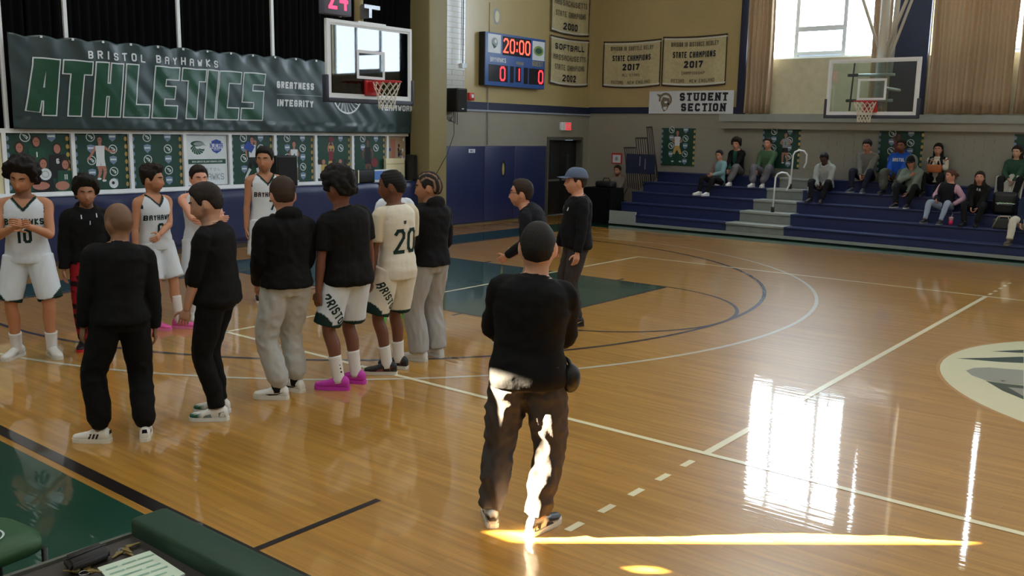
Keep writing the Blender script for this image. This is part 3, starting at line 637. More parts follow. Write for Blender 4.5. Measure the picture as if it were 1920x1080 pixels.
# ================================================================== left wall equipment
t = thing('scoreboard', 'blue electronic scoreboard showing 20:00 on the yellow wall', 'scoreboard', (XL, 0, 0))
ya, yb = at(910, 100, 0, XL+.2).y, at(1022, 110, 0, XL+.2).y; za, zb = at(960, 163, 0, XL+.2).z, at(960, 66, 0, XL+.2).z
mb = MB(); mb.rbox(0, .2, ya, yb, za, zb, .008, score_blue); mb.build('cabinet', t)
mb = MB(); mb.box(.01, .19, ya-.015, ya, za, zb, blackp); mb.build('side_panel', t)
SW, SH = yb-ya, zb-za
def sp(lift=.004): m = MB(); return m, Plane((.2, ya, za), (0, 1, 0), (0, 0, 1), m, lift)
def sb(u, v): p = at(u, v, 0, XL+.2); return p.y-ya, p.z-za
def srect(pl, u0, v0, u1, v1, m, k=1): (a, b), (c, d) = sb(u0, v0), sb(u1, v1); pl.rect(a, c, d, b, m, k)
m, pl = sp(); pl.rect(.27*SW, .74*SW, .60*SH, .96*SH, score_dark)
pl.rect(.05*SW, .36*SW, .08*SH, .40*SH, score_dark); pl.rect(.40*SW, .46*SW, .08*SH, .40*SH, score_dark); pl.rect(.49*SW, .58*SW, .10*SH, .40*SH, score_dark); pl.rect(.63*SW, .70*SW, .08*SH, .40*SH, score_dark); pl.rect(.72*SW, .98*SW, .08*SH, .40*SH, score_dark); m.build('digit_windows', t)
m, pl = sp(.007); pl.text('20:00', .505*SW, .645*SH, .28*SH, .085*SW, .017*SW, .02*SW, led_o); m.build('clock_digits', t)
m, pl = sp(.007); pl.text('0', .275*SW, .10*SH, .28*SH, .09*SW, .019*SW, 0, led); pl.text('1', .55*SW, .13*SH, .24*SH, .06*SW, .02*SW, 0, led); pl.text('0', .925*SW, .10*SH, .28*SH, .09*SW, .019*SW, 0, led); m.build('score_digits', t)
m, pl = sp(.005); pl.rect(.035*SW, .24*SW, .62*SH, .97*SH, ink_white); pl.ell(.14*SW, .82*SH, .05*SW, .09*SH, ink_grey, 1.5); pl.ell(.155*SW, .84*SH, .02*SW, .035*SH, ink_white, 2); pl.poly([(.10*SW, .80*SH), (.17*SW, .74*SH), (.13*SW, .70*SH)], ink_green, 1.8); m.build('bird_emblem_panel', t)
m, pl = sp(.005); pl.rect(.77*SW, .985*SW, .57*SH, .95*SH, ink_white); pl.ell(.88*SW, .76*SH, .09*SW, .10*SH, M('print_lime', (130, 160, 80), .5)); pl.ell(.88*SW, .76*SH, .06*SW, .06*SH, ink_green, 1.5); m.build('oval_emblem_panel', t)
m, pl = sp(.005); pl.text('BAYHAWKS', .20*SW, .45*SH, .09*SH, .026*SW, .008*SW, .006*SW, ink_white); pl.text('PERIOD', .56*SW, .44*SH, .06*SH, .018*SW, .006*SW, .005*SW, gold_txt); pl.text('GUEST', .865*SW, .45*SH, .10*SH, .032*SW, .010*SW, .007*SW, gold_txt); m.build('score_captions', t)
mb = MB(); yy = at(913, 190, 0, XL).y; mb.tube([(XL+.03, yy-.15, za), (XL+.03, yy, za-.05), (XL+.03, yy, 1.95)], .012, M('conduit_grey', (140, 142, 140), .5)); mb.build('scoreboard_conduit', label='thin grey conduit dropping from under the scoreboard to the pads', cat='conduit')
t = thing('wall_speaker', 'black loudspeaker bracketed high on the wall beside the column', 'speaker', (XL, 0, 0))
c = at(857, 187, 0, XL+.25); mb = MB(); mb.rbox(.08, .42, c.y-.19, c.y+.17, c.z-.28, c.z+.26, .02, blackp); mb.build('cabinet', t)
mb = MB(); mb.box(.42, .43, c.y-.17, c.y+.15, c.z-.25, c.z+.23, bpy.data.materials['speaker_grille']); mb.box(.43, .434, c.y-.03, c.y+.04, c.z-.22, c.z-.20, ink_white); mb.build('grille', t)
mb = MB(); mb.box(0, .1, c.y-.05, c.y+.05, c.z-.1, c.z+.1, blackm); mb.build('bracket', t)
for i in range(4):
    mb = MB(); yy = c.y-.12+.06*i
    mb.tube([(.2, yy, c.z-.27), (.24, yy-.03, c.z-.42-.05*i), (.2, yy-.1-.03*i, c.z-.5), (.12, yy-.13, c.z-.40)], .008, blackp, 6); mb.build('cable', t)
mb = MB(); q = at(840, 270, 0, XL+.05); mb.tube([(.25, c.y-.1, c.z-.3), (.36, c.y-.22, c.z-.8), (.39, 5.35, 1.75), (.39, 4.9, 1.2)], .008, blackp, 6); mb.build('cable', t)
t = thing('fire_alarm', 'small red fire alarm box beside the wall speaker', 'fire alarm', (XL, at(881, 181, 0, XL).y, at(881, 181, 0, XL).z))
mb = MB(); mb.rbox(0, .07, -.09, .09, -.09, .09, .012, red_paint); mb.build('alarm_body', t); mb = MB(); mb.box(.07, .10, -.035, .035, -.03, .05, ink_white); mb.build('strobe_lens', t)
t = thing('wall_plate', 'pale plate with a grey oval cover above the scoreboard', 'wall plate', (XL, at(930, 35, 0, XL).y, at(930, 35, 0, XL).z))
mb = MB(); mb.box(0, .02, -.26, .22, -.34, .36, wallpaint); mb.build('plate', t); mb = MB(); pl = Plane((.02, 0, .05), (0, 1, 0), (0, 0, 1), mb, .004); pl.ell(0, 0, .13, .2, ink_grey); pl.ell(.01, 0, .08, .14, cream, 2); mb.build('cover', t)
mb = MB(); yy = at(866, 60, 0, XL).y; mb.tube([(XL+.04, yy, 7.5), (XL+.04, yy, at(866, 120, 0, XL).z)], .012, dkgrey, 6); mb.box(XL+.01, XL+.09, yy-.07, yy+.09, at(866, 128, 0, XL).z, at(866, 119, 0, XL).z, ink_white); mb.build('conduit_box', label='small white junction box on a thin cable on the pale window-sheen strip', cat='junction box')
# exit sign, doorway
t = thing('exit_sign', 'small red and white exit sign over the dark doorway', 'sign', (XL, at(1059, 237, 0, XL).y, at(1059, 237, 0, XL).z))
mb = MB(); mb.rbox(0, .08, -.25, .2, -.11, .11, .01, white); mb.build('sign_body', t)
mb = MB(); pl = Plane((.08, 0, -.1), (0, 1, 0), (0, 0, 1), mb); pl.rect(-.08, .19, 0, .2, exit_red); pl.text('EXIT', .055, .05, .10, .055, .016, .012, ink_white, 2); mb.build('sign_face', t)
d = thing('door_1', None, None, (XL, 9.72, 0)); d['kind'] = 'structure'
frame_m = M('door_frame_grey', (86, 84, 76), .5)
mb = MB(); mb.box(-.28, .03, 0, .07, 0, 2.16, frame_m); mb.box(-.28, .03, 1.61, 1.68, 0, 2.16, frame_m); mb.box(-.28, .03, .07, 1.61, 2.08, 2.16, frame_m); mb.build('door_frame', d)
for a in (.08, .85):
    mb = MB(); mb.rbox(-.2, -.15, a, a+.75, .02, 2.07, .006, M('dark_door', (24, 24, 26), .4)); lf = mb.build('door_leaf', d)
    mb = MB(); mb.box(-.15, -.142, a+.28, a+.42, 1.2, 1.7, M('door_glass', (40, 48, 54), .1)); mb.box(-.148, -.10, a+.08, a+.68, .95, 1.0, steel); mb.build('push_bar', lf)
# felt banners
def felt_banner(o, u, w, h, label, lines, sagx=0, years=None):
    o = Vector(o); u = Vector(u); v = Vector((0, 0, 1)); n = u.cross(v)
    fn = lambda x, y, k: o+u*x+v*(y + .05*(-4*(x/w)*(1-x/w))*(1-.35*y/h)) + n*(.03+.02*math.sin(x*9+y*2)*(.4+.6*(1-y/h))+k)
    mb = MB(); mb.grid([[fn(w*i/24, h*j/12, 0) for i in range(25)] for j in range(13)], felt)
    b = mb.build('championship_banner', label=label, cat='banner', group='felt championship banners'); b.modifiers.new('thickness', 'SOLIDIFY').thickness = .008
    mb = MB(); pl = Plane((0, 0, 0), (1, 0, 0), (0, 1, 0), mb, .006, fn=fn); e = .035
    for i in range(24): x0, x1 = w*i/24, w*(i+1)/24; pl.rect(x0, x1, 0, e, felt_edge); pl.rect(x0, x1, h-e, h, felt_edge); pl.rect(x0, x1, e*1.6, e*2.4, ink_white); pl.rect(x0, x1, h-e*2.2, h-e*1.6, ink_white)
    for i in range(12): y0, y1 = h*i/12, h*(i+1)/12; pl.rect(0, e, y0, y1, felt_edge); pl.rect(w-e, w, y0, y1, felt_edge)
    mb.build('border', b)
    mb = MB(); pl = Plane((0, 0, 0), (1, 0, 0), (0, 1, 0), mb, .012, fn=fn)
    for txt, yf, hf, wf, bold, mt in lines:
        nch = len(txt); cw = wf*w/nch*.76; pl.text(txt, w/2, yf*h, hf*h, cw, hf*h*bold, cw*.30, mt)
    mb.build('lettering', b); return b
c0, c1 = at(1030, 65, 0, XL), at(1103, 155, 0, XL)
felt_banner((XL, 9.72, 3.57), (0, 1, 0), 1.83, 1.27, 'tan softball champions banner dated 2002 on the scoreboard wall', (('SOFTBALL', .74, .12, .78, .22, felt_ink), ('MASSACHUSETTS', .53, .11, .86, .18, felt_ink2), ('STATE CHAMPIONS', .33, .11, .82, .16, felt_ink2), ('2002', .10, .14, .38, .22, felt_ink)))
felt_banner((XL, 9.72, 4.93), (0, 1, 0), 1.83, 1.30, 'tan champions banner dated 2000 hanging above the softball banner', (('BASKETBALL', .78, .12, .8, .22, felt_ink), ('MASSACHUSETTS', .57, .11, .86, .20, felt_ink2), ('STATE CHAMPIONS', .35, .11, .82, .18, felt_ink2), ('2000', .10, .14, .40, .24, felt_ink)))
felt_banner((-14.66, YF, 3.56), (1, 0, 0), 1.83, 1.24, 'tan state champions banner dated 2017 with shuttle relay wording', (('DIVISION 1A SHUTTLE RELAY', .80, .09, .86, .18, felt_ink2), ('STATE CHAMPIONS', .58, .12, .72, .18, felt_ink), ('2017', .38, .14, .36, .26, felt_ink), ('ALL STARS', .25, .06, .32, .18, felt_ink2), ('RECORD   NEW ENGLAND', .09, .07, .74, .18, felt_ink2)))
felt_banner((-12.78, YF, 3.56), (1, 0, 0), 1.86, 1.28, 'tan state champions banner dated 2017 with distance medley wording', (('DIVISION 1A DISTANCE MEDLEY', .80, .09, .86, .18, felt_ink2), ('STATE CHAMPIONS', .58, .12, .72, .18, felt_ink), ('2017', .38, .14, .36, .26, felt_ink), ('CHAMPIONSHIP', .25, .06, .40, .18, felt_ink2), ('RECORD   NEW ENGLAND', .09, .07, .74, .18, felt_ink2)))
# student section sign
mb = MB(); mb.box(-13.13, -10.66, YF-.04, YF-.015, 2.83, 3.42, ink_white); SS = mb.build('student_section_sign', label='white STUDENT SECTION sign with a helmeted head emblem', cat='sign')
mb = MB(); pl = Plane((-13.13, YF-.04, 2.83), (1, 0, 0), (0, 0, 1), mb, .003); ink_n = M('print_ink_navy', (18, 20, 40), .5)
pl.text('STUDENT', 1.62, .33, .21, .155, .055, .05, ink_n, serif=True); pl.text('SECTION', 1.62, .06, .21, .155, .055, .05, ink_n, serif=True); mb.build('lettering', SS)
mb = MB(); pl = Plane((-13.13, YF-.04, 2.83), (1, 0, 0), (0, 0, 1), mb, .003); emg = M('print_sepia', (120, 110, 96), .5)
pl.ringe(.50, .36, .20, .19, .06, emg, 1, 24, -.6, 3.4); pl.poly([(.22, .52), (.34, .40), (.42, .46), (.36, .50)], emg); pl.poly([(.42, .44), (.62, .40), (.64, .26), (.56, .10), (.46, .05), (.40, .16), (.36, .30)], emg); pl.ell(.52, .30, .05, .03, ink_white, 2); pl.poly([(.44, .17), (.56, .19), (.54, .10), (.46, .10)], ink_white, 2); pl.poly([(.56, .30), (.66, .24), (.58, .22)], ink_black, 2); mb.build('emblem', SS)
# far wall posters
def art_pitcher(pl, w, h): figure(pl, .48*w, .60*h, .58*h, ink_white, ink_gold, skin_print, ((-.13, .26, -.26, .10, -.08, .02), (.13, .26, .24, .08, .06, .02)), ((-.09, -.26, -.16, -.50, -.24, -.82, ink_gold, ink_green), (.09, -.26, .20, -.50, .16, -.82, ink_gold, ink_green)))
def art_red(pl, w, h): figure(pl, .45*w, .58*h, .62*h, ink_maroon, ink_maroon, skin_print_d, ((-.13, .26, -.20, .44, -.06, .52), (.13, .26, .22, .08, .2, -.1)), ((-.06, -.3, -.1, -.5, -.14, -.8), (.07, -.3, .1, -.5, .1, -.8)))
def art_pair(pl, w, h): figure(pl, .62*w, .60*h, .55*h, ink_grey, ink_black, skin_print, ((-.13, .26, -.24, .10, -.1, .02), (.13, .26, .24, .08, .1, .0)), ((-.06, -.3, -.1, -.5, -.1, -.8), (.07, -.3, .1, -.5, .14, -.8)), num='1')
for (x0, x1, z0, z1, lb, art) in ((-12.70, -11.70, 1.46, 2.45, 'green poster of a player in gold trousers above the bleachers', art_pitcher), (-9.82, -8.85, 1.50, 2.45, 'green badge poster behind the man in the green sweatshirt', art_pair), (-6.98, -6.0, 1.50, 2.45, 'green poster with a maroon player behind the blue hoodie', art_red), (-4.17, -3.2, 1.45, 2.42, 'green poster at the edge of the photo behind the girl in green', art_dribble)):
    poster((x0, YF-.015, z0), (1, 0, 0), V_, x1-x0, z1-z0, lb, art, group='bleacher wall posters', badges=B1)
# ================================================================== bleachers
BY0, BD, BXL, BXR = 9.32, .478, -12.75, 4.0
ROWZ = [.30, .55, .80, 1.05, 1.30]
bl = thing('bleachers', 'navy bench bleachers pulled out along the far wall', 'bleachers', (0, BY0, 0))
A0, A1 = -9.55, -8.15
for i, z in enumerate(ROWZ):
    y = BD*i; xl = (-11.98, -12.72, -12.70, -12.66, -12.52)[i]
    x0a, x1a = A0+.11*i, A1-.06*i
    for x0, x1 in ((xl, x0a-.004), (x1a+.004, -2.96), (-2.95, BXR)):
        mb = MB(); mb.rbox(x0, x1, y-.03, y+.28, z-.045, z, .012, navy_seat); mb.build('bench', bl)
        mb = MB(); mb.box(x0, x1, y, y+.03, (ROWZ[i-1]-.02 if i else .10), z-.045, navy_seat); mb.build('riser', bl)
        mb = MB(); mb.box(x0, x1, y+.28, y+BD, z-.06, z-.02, navy_seat); mb.build('footboard', bl)
    mb = MB(); mb.rbox(x0a, x1a, y-.035, y+BD, z-.05, z, .006, alu); mb.build('aisle_step', bl)
    mb = MB(); mb.box(x0a, x1a, y, y+.03, (ROWZ[i-1] if i else .10), z-.05, M('step_riser_grey', (128, 132, 128), .6) if 'step_riser_grey' not in bpy.data.materials else bpy.data.materials['step_riser_grey']); mb.build('aisle_riser', bl)
mb = MB(); mb.box(-12.75, -11.98, -.03, .02, .10, .36, alu); mb.build('end_panel', bl)
mb = MB(); mb.box(-12.75, BXR, -.05, -.02, .035, .10, alu); mb.build('kick_rail', bl)
mb = MB(); mb.box(-12.75, BXR, .1, 2.3, 0, .04, blackp); mb.box(-12.7, -12.6, .1, 2.3, 0, .26, blackp); mb.build('understructure', bl)
for yy, zb in ((9.98, .55), (10.93, 1.05)):
    h = thing('handrail', 'white looped aisle handrail on the '+('lower' if zb < 1 else 'upper')+' bleacher steps', 'handrail', (-8.72, yy, zb), 0, 'aisle handrails')
    mb = MB(); mb.tube([(0, 0, 0), (.02, 0, .80), (.05, .03, .88), (.12, .1, .92), (.2, .2, .90), (.25, .26, .82), (.24, .28, .62), (.2, .24, .50)], .021, whitem, 8); mb.build('rail', h)
    mb = MB(); mb.tube([(0, 0, .0), (0, 0, .12)], .04, blackm, 10); mb.build('socket', h)
# end guard rail
g = thing('guard_rail', 'stepped dark metal guard rail with a navy panel at the bleacher end', 'railing', (0, 10.75, 0))
def gp(u, v): p = at(u, v, 1, 10.75); return (p.x, 0, p.z)
prof = [(1173, 290, 1197, 277), (1197, 277, 1213, 258), ]
def bar(u0, v0, u1, v1, r=.014, nm='baluster'):
    mb = MB(); mb.tube([gp(u0, v0), gp(u1, v1)], r, M('rail_brown', (54, 46, 44), .5) if 'rail_brown' not in bpy.data.materials else bpy.data.materials['rail_brown'], 6); return mb.build(nm, g)
for i in range(6): bar(1171+i*3.9, 277, 1178+i*3.9, 352+i*1)
for i in range(6): bar(1192+i*4.1, 259, 1202+i*3.6, 352-i*2)
for i in range(4): bar(1213+i*3.2, 239, 1222+i*3.2, 346-i*4)
bar(1170, 277, 1192, 277, .02, 'top_rail'); bar(1192, 259, 1213, 259, .02, 'top_rail'); bar(1212, 239, 1222, 238, .02, 'top_rail'); bar(1222, 238, 1233, 330, .022, 'end_post')
a, b = gp(1176, 288), gp(1228, 327); mb = MB(); mb.box(a[0], b[0], -.04, -.02, b[2], a[2], navy_d); mb.build('navy_panel', g)
mb = MB(); mb.box(a[0]+.42, a[0]+.44, -.05, -.04, b[2]+.2, a[2]-.06, steel); mb.box(a[0]+.58, a[0]+.60, -.05, -.04, b[2]+.12, a[2]-.12, steel); mb.build('latch', g)
# dark covered table at the bleacher end, notice on the wall
t = thing('covered_table', 'table under a floor length black cloth at the bleacher end', 'table', (-13.28, 9.75, 0))
P = []
for iz in range(9):
    f = iz/8; row = []
    for k in range(61):
        s = k/60*4; q = int(s) % 4; e = s-int(s)
        cx, cy = [(-.44+.88*e, -.32), (.44, -.32+.64*e), (.44-.88*e, .32), (-.44, .32-.64*e)][q]
        w = 1+.05*(1-f)*math.sin(k*1.7)+.06*(1-f)
        row.append((cx*w, cy*w, .012+.88*f))
    P.append(row)
mb = MB(); mb.grid(P, black); mb.poly([(-.44, -.32, .892), (.44, -.32, .892), (.44, .32, .892), (-.44, .32, .892)], black); mb.build('cloth', t)
mb = MB()
for x in (-.4, .4):
    for y in (-.27, .27): mb.tube([(x, y, 0), (x, y, .86)], .018, blackm, 6)
mb.build('leg', t)
t = thing('dark_bag', 'dark bag lying on the black covered table', 'bag', (-13.12, 9.72, .895)); mb = MB(); mb.rbox(-.3, .22, -.14, .14, 0, .17, .06, blackp); mb.build('bag_body', t); mb = MB(); mb.tube([(-.15, 0, .15), (-.1, 0, .25), (.04, 0, .25), (.1, 0, .15)], .012, blackp, 6); mb.build('strap', t)
c = at(1157, 297, 1, YF); mb = MB(); mb.box(c.x-.17, c.x+.17, YF-.02, YF-.005, c.z-.15, c.z+.15, red_paint); n = mb.build('wall_notice', label='small red bordered notice on the wall above the seated man', cat='sign')
mb = MB(); mb.box(c.x-.13, c.x+.13, YF-.024, YF-.02, c.z-.12, c.z+.10, ink_white); pl = Plane((c.x, YF-.024, c.z-.05), (1, 0, 0), V_, mb); pl.ell(0, .04, .05, .06, ink_grey, 1); mb.build('notice_face', n)
# ================================================================== basketball goals
def goal(name, label, loc, rz, w, h, arms):
    """board in local XZ at y=0, rim toward -Y; local origin at the board's lower middle"""
    t = thing(name, label, 'basketball hoop', loc, rz)
    mb = MB(); mb.box(-w/2+.03, w/2-.03, -.012, 0, .03, h-.03, glass); mb.build('backboard_glass', t)
    mb = MB()
    for x0, x1, z0, z1 in ((-w/2, w/2, 0, .05), (-w/2, w/2, h-.05, h), (-w/2, -w/2+.05, .05, h-.05), (w/2-.05, w/2, .05, h-.05)): mb.box(x0, x1, -.025, .03, z0, z1, whitem)
    mb.build('backboard_frame', t)
    mb = MB(); pl = Plane((0, -.013, 0), (1, 0, 0), (0, 0, 1), mb, .002); zt = .62+.16
    for x0, x1, z0, z1 in ((-.305, -.255, .33, zt), (.255, .305, .33, zt), (-.305, .305, zt-.05, zt), (-.305, .305, .33, .375)): pl.rect(x0, x1, z0, z1, white)
    for x0, x1, z0, z1 in ((-w/2+.05, w/2-.05, .05, .085), (-w/2+.05, w/2-.05, h-.085, h-.05), (-w/2+.05, -w/2+.085, .05, h-.05), (w/2-.085, w/2-.05, .05, h-.05)): pl.rect(x0, x1, z0, z1, white)
    mb.build('painted_square', t)
    mb = MB(); mb.rbox(-w/2-.03, w/2+.03, -.045, .06, -.06, .012, .015, dkgrey)
    for s in (-1, 1): mb.rbox(s*(w/2+.012)-.028, s*(w/2+.012)+.028, -.045, .06, -.06, .36, .015, dkgrey)
    mb.build('edge_padding', t)
    zr = 3.05-loc[2]
    mb = MB(); mb.rbox(-.15, .15, -.06, -.012, zr-.22, zr+.02, .008, red_paint); mb.box(-.10, .10, -.17, -.06, zr-.03, zr, red_paint); mb.box(-.08, -.05, -.17, -.06, zr-.15, zr, red_paint); mb.box(.05, .08, -.17, -.06, zr-.15, zr, red_paint); mb.build('rim_bracket', t)
    mb = MB(); cy = -.38; mb.tube([(.229*math.cos(2*math.pi*i/32), cy+.229*math.sin(2*math.pi*i/32), zr) for i in range(33)], .012, red_paint, 8, caps=False); rim = mb.build('rim', t)
    mb = MB(); R = [.222, .20, .175, .155, .14, .135, .13]
    for k in range(6):
        for i in range(12):
            for s in (-1, 1):
                a0 = 2*math.pi*(i+(.5 if k % 2 else 0))/12; a1 = a0+s*math.pi/12
                p = (R[k]*math.cos(a0), cy+R[k]*math.sin(a0), zr-.015-.07*k); q = (R[k+1]*math.cos(a1), cy+R[k+1]*math.sin(a1), zr-.015-.07*(k+1)); mb.tube([p, q], .0055, net_m, 5, caps=False)
    mb.build('net', rim, kind='stuff')
    for nm, pts, r, m in arms:
        mb = MB(); mb.tube(pts, r, m, 10); mb.build(nm, t)
    return t
cream_pole = M('cream_steel', (196, 180, 136), .4, noise_amt=.04); white_pole = M('pale_painted_steel', (206, 202, 190), .4, noise_amt=.04)
zb = 2.76
NG = goal('near_basketball_hoop', 'ceiling hung glass hoop in front of the green banner', (HX-.38, 0, zb), math.radians(90), 1.83, 1.20,
     [('mast', [(.03, .30, .5), (.03, .30, 5.8)], .075, cream_pole), ('mast_arm', [(.03, .03, .55), (.03, .30, .55)], .05, cream_pole), ('mast_arm', [(-.3, .03, 1.1), (.03, .30, 1.2)], .03, cream_pole), ('brace', [(-.55, .05, .12), (.0, .28, .12), (.45, .05, .12)], .03, cream_pole), ('brace', [(.03, .3, 3.2), (.03, 2.8, 5.8)], .04, cream_pole)])
mb = MB(); mb.box(-.10, .24, .02, .10, 1.44, 1.50, steel); mb.box(.0, .06, .02, .3, 1.3, 1.5, steel); mb.build('clamp', NG)
mb = MB(); mb.box(-.25, .35, .0, .05, 1.185, 1.225, whitem); mb.build('board_hanger', NG)
# shot clock
p = at(633, 28, 0, HX-.3)
sc_ = thing('shot_clock', 'shot clock with red digits on top of the near backboard', 'shot clock', (HX-.3, (at(609, 28, 0, HX-.3).y+at(659, 28, 0, HX-.3).y)/2, p.z))
mb = MB(); mb.rbox(-.14, 0, -.27, .27, 0, .52, .015, M('shot_clock_grey', (96, 96, 112), .5)); mb.build('case', sc_)
mb = MB(); pl = Plane((0, 0, 0), (0, 1, 0), (0, 0, 1), mb, .005); pl.text('24', 0, .08, .36, .17, .05, .05, M('shot_clock_red', (255, 60, 100), .5, emit=2.2, noise_amt=0)); mb.build('digits', sc_)
mb = MB(); mb.tube([(-.07, .1, -.02), (-.07, .1, .03)], .02, steel, 8); mb.build('mount', sc_)
FG = goal('side_basketball_hoop', 'wall braced side glass hoop above the bleachers', (-6.69, 10.01, 2.76), 0, 1.92, 1.20,
     [('mast', [(.09, .18, .2), (.09, .18, 4.4)], .10, white_pole), ('mast', [(.27, .22, .9), (.34, .3, 4.4)], .06, white_pole), ('brace', [(.0, .16, 1.46), (-.36, .1, 2.4), (-.75, .05, 3.4)], .035, white_pole), ('brace', [(.2, .16, 1.46), (.52, .1, 2.35), (.95, .05, 3.4)], .035, white_pole), ('brace', [(.23, .16, 1.1), (.62, .12, 2.35), (1.1, .05, 3.5)], .03, white_pole),
      ('cross_arm', [(-.35, .08, .86), (.42, .08, .86)], .03, white_pole), ('cross_arm', [(-.4, .08, .32), (.42, .08, .32)], .03, white_pole), ('upright_rod', [(-.47, .06, .1), (-.43, .06, 1.15)], .018, dkgrey), ('mast_arm', [(.09, .02, .6), (.09, 1.6, .6)], .04, white_pole)])
for z in (.86, .32):
    mb = MB(); mb.box(-.55, -.34, .02, .10, z-.03, z+.03, dkgrey); mb.build('rod_clamp', FG)
# ================================================================== scorer's table and bench end in the foreground
t = thing('scorer_table', 'dark scorer table with a green padded rail facing the court', 'table', (-3.45, -8.62, 0))
pad_g = M('green_pad_vinyl', (34, 66, 50), .45, .4, noise_amt=.1, bump=.1, bump_scale=8)
tbl_m = M('dark_brown_table_top', (52, 46, 40), .5, noise_amt=.15)
mb = MB(); mb.rbox(0, 4.2, -.06, .10, .50, .76, .022, pad_g); mb.build('padded_rail', t)
mb = MB(); mb.box(.03, 4.18, -.055, .085, .10, .50, pad_g); mb.build('front_panel', t)
mb = MB(); mb.box(.02, 4.15, -.72, -.06, .665, .69, tbl_m); mb.build('table_top', t)
mb = MB(); mb.box(.0, .02, -.72, -.06, .655, .70, M('table_edge_grey', (84, 88, 78), .5)); mb.build('edge_strip', t)
for x in (.2, 3.9):
    mb = MB(); mb.tube([(x, -.6, 0), (x, -.6, .665)], .02, blackm, 8); mb.build('leg', t)
    mb = MB(); mb.tube([(x, -.15, 0), (x, -.15, .665)], .02, blackm, 8); mb.build('leg', t)
TZ = .69
def onT(u, v): return at(u, v, 2, TZ)
t2 = thing('score_sheet', 'pale green score sheet lying on the dark scorer table', 'paper', (0, 0, TZ))
c = [onT(183, 1068), onT(281, 1036), onT(347, 1079), onT(240, 1128)]
mb = MB(); mb.poly([(p.x, p.y, .008) for p in c], M('score_paper', (206, 222, 200), .6)); mb.poly([(p.x, p.y, .001) for p in reversed(c)], ink_white)
for a, b in zip(c, c[1:]+c[:1]): mb.poly([(a.x, a.y, .001), (b.x, b.y, .001), (b.x, b.y, .008), (a.x, a.y, .008)], ink_white)
mb.build('sheet', t2)
mb = MB(); o = c[0]; e1 = c[1]-c[0]; e2 = c[3]-c[0]; pale_g = M('print_pale_green', (140, 180, 158), .6)
for i in range(6):
    for k in range(3):
        f = .12+.14*i; s = .08+.3*k; w = .22+.05*((i*7+k) % 3)
        q = [o+e1*s+e2*f, o+e1*(s+w)+e2*f, o+e1*(s+w)+e2*(f+.035), o+e1*s+e2*(f+.035)]; mb.poly([(p.x, p.y, .0095) for p in q], pale_g)
mb.build('ruled_print', t2)
t3 = thing('black_case', 'small black case lying beside the score sheet', 'case', (0, 0, TZ))
c = [onT(118, 1062), onT(190, 1034), onT(209, 1050), onT(134, 1082)]
bm = bmesh.new(); vv = [bm.verts.new((p.x, p.y, z)) for z in (0.001, .045) for p in c]
for f in ((3, 2, 1, 0), (4, 5, 6, 7), (0, 1, 5, 4), (1, 2, 6, 5), (2, 3, 7, 6), (3, 0, 4, 7)): bm.faces.new([vv[i] for i in f])
bmesh.ops.bevel(bm, geom=bm.edges[:], offset=.012, segments=2, affect='EDGES'); mb = MB(); mb.bm(bm, M('case_fabric', (36, 32, 32), .7), True); mb.build('case_body', t3)
mb = MB(); m_ = (c[1]+c[2])/2; m0 = (c[0]+c[3])/2; mb.tube([(m0.x, m0.y, .047), (m_.x, m_.y, .047)], .003, blackm, 5); mb.build('zipper', t3)
rn = random.Random(3)
def keys(label, u, v, n, s):
    p = onT(u, v); t = thing('key_bunch', label, 'keys', (p.x, p.y, TZ)); brass = M('brass_keys', (150, 130, 80), .35, metal=.8)
    mb = MB(); mb.tube([(s*.4*math.cos(i*.42), s*.4*math.sin(i*.42), .008) for i in range(16)], .002, steel, 5); mb.build('ring', t)
    for k in range(n):
        a = rn.uniform(0, 6.28); ca, sa = math.cos(a), math.sin(a); mb = MB(); z = .004+.004*k
        f = lambda x, y: (s*.4*ca+x*ca-y*sa, s*.4*sa+x*sa+y*ca, z)
        mb.poly([f(0, -.010), f(.012, -.013), f(.022, -.008), f(.055, -.004), f(.058, .002), f(.05, .004), f(.022, .008), f(.012, .013), f(0, .010)], brass); o = mb.build('key', t); o.modifiers.new('thickness', 'SOLIDIFY').thickness = .003
keys('bunch of brass keys beside the black case', 158, 1078, 6, .045)
keys('tangle of keys and cord by the padded rail', 230, 1034, 5, .035)
# green sideline chair seat
ch = thing('sideline_chair', 'green padded sideline chair with a white bird emblem on its seat', 'chair', (0, 0, 0))
cc = [at(76, 1016, 2, .47), at(30, 976, 2, .47)]
ux = Vector((1, 0, 0))
bm = bmesh.new(); n = 28; top = []; low = []
for i in range(n):
    a = 2*math.pi*i/n; x = .235*(abs(math.cos(a))**.55)*(1 if math.cos(a) > 0 else -1); y = .215*(abs(math.sin(a))**.55)*(1 if math.sin(a) > 0 else -1)
    low.append(bm.verts.new((x, y, 0))); top.append(bm.verts.new((x*.97, y*.97, .05)))
mid = [bm.verts.new((v.co.x*.80, v.co.y*.80, .066)) for v in low]; cen = bm.verts.new((0, 0, .07))
for i in range(n):
    j = (i+1) % n; bm.faces.new((low[i], low[j], top[j], top[i])); bm.faces.new((top[i], top[j], mid[j], mid[i])); bm.faces.new((mid[i], mid[j], cen))
bm.faces.new(list(reversed(low)))
CX, CY, CZ, CA = -4.345, -8.91, .42, math.radians(6)
mt = Matrix.Translation((CX, CY, CZ)) @ Matrix.Rotation(CA, 4, 'Z')
mb = MB(); mb.bm(bm, M('green_seat_vinyl', (44, 84, 52), .45, .4), True, mt); mb.build('seat_cushion', ch)
mb = MB(); pl = Plane(mt @ Vector((0, 0, .0735)), mt.to_3x3() @ Vector((1, 0, 0)), mt.to_3x3() @ Vector((0, 1, 0)), mb, .0008)
for r in (.095, .068, .04): pl.ringe(.03, 0, r, r*.9, .009, ink_white, 1, 24, -2.2, 2.0)
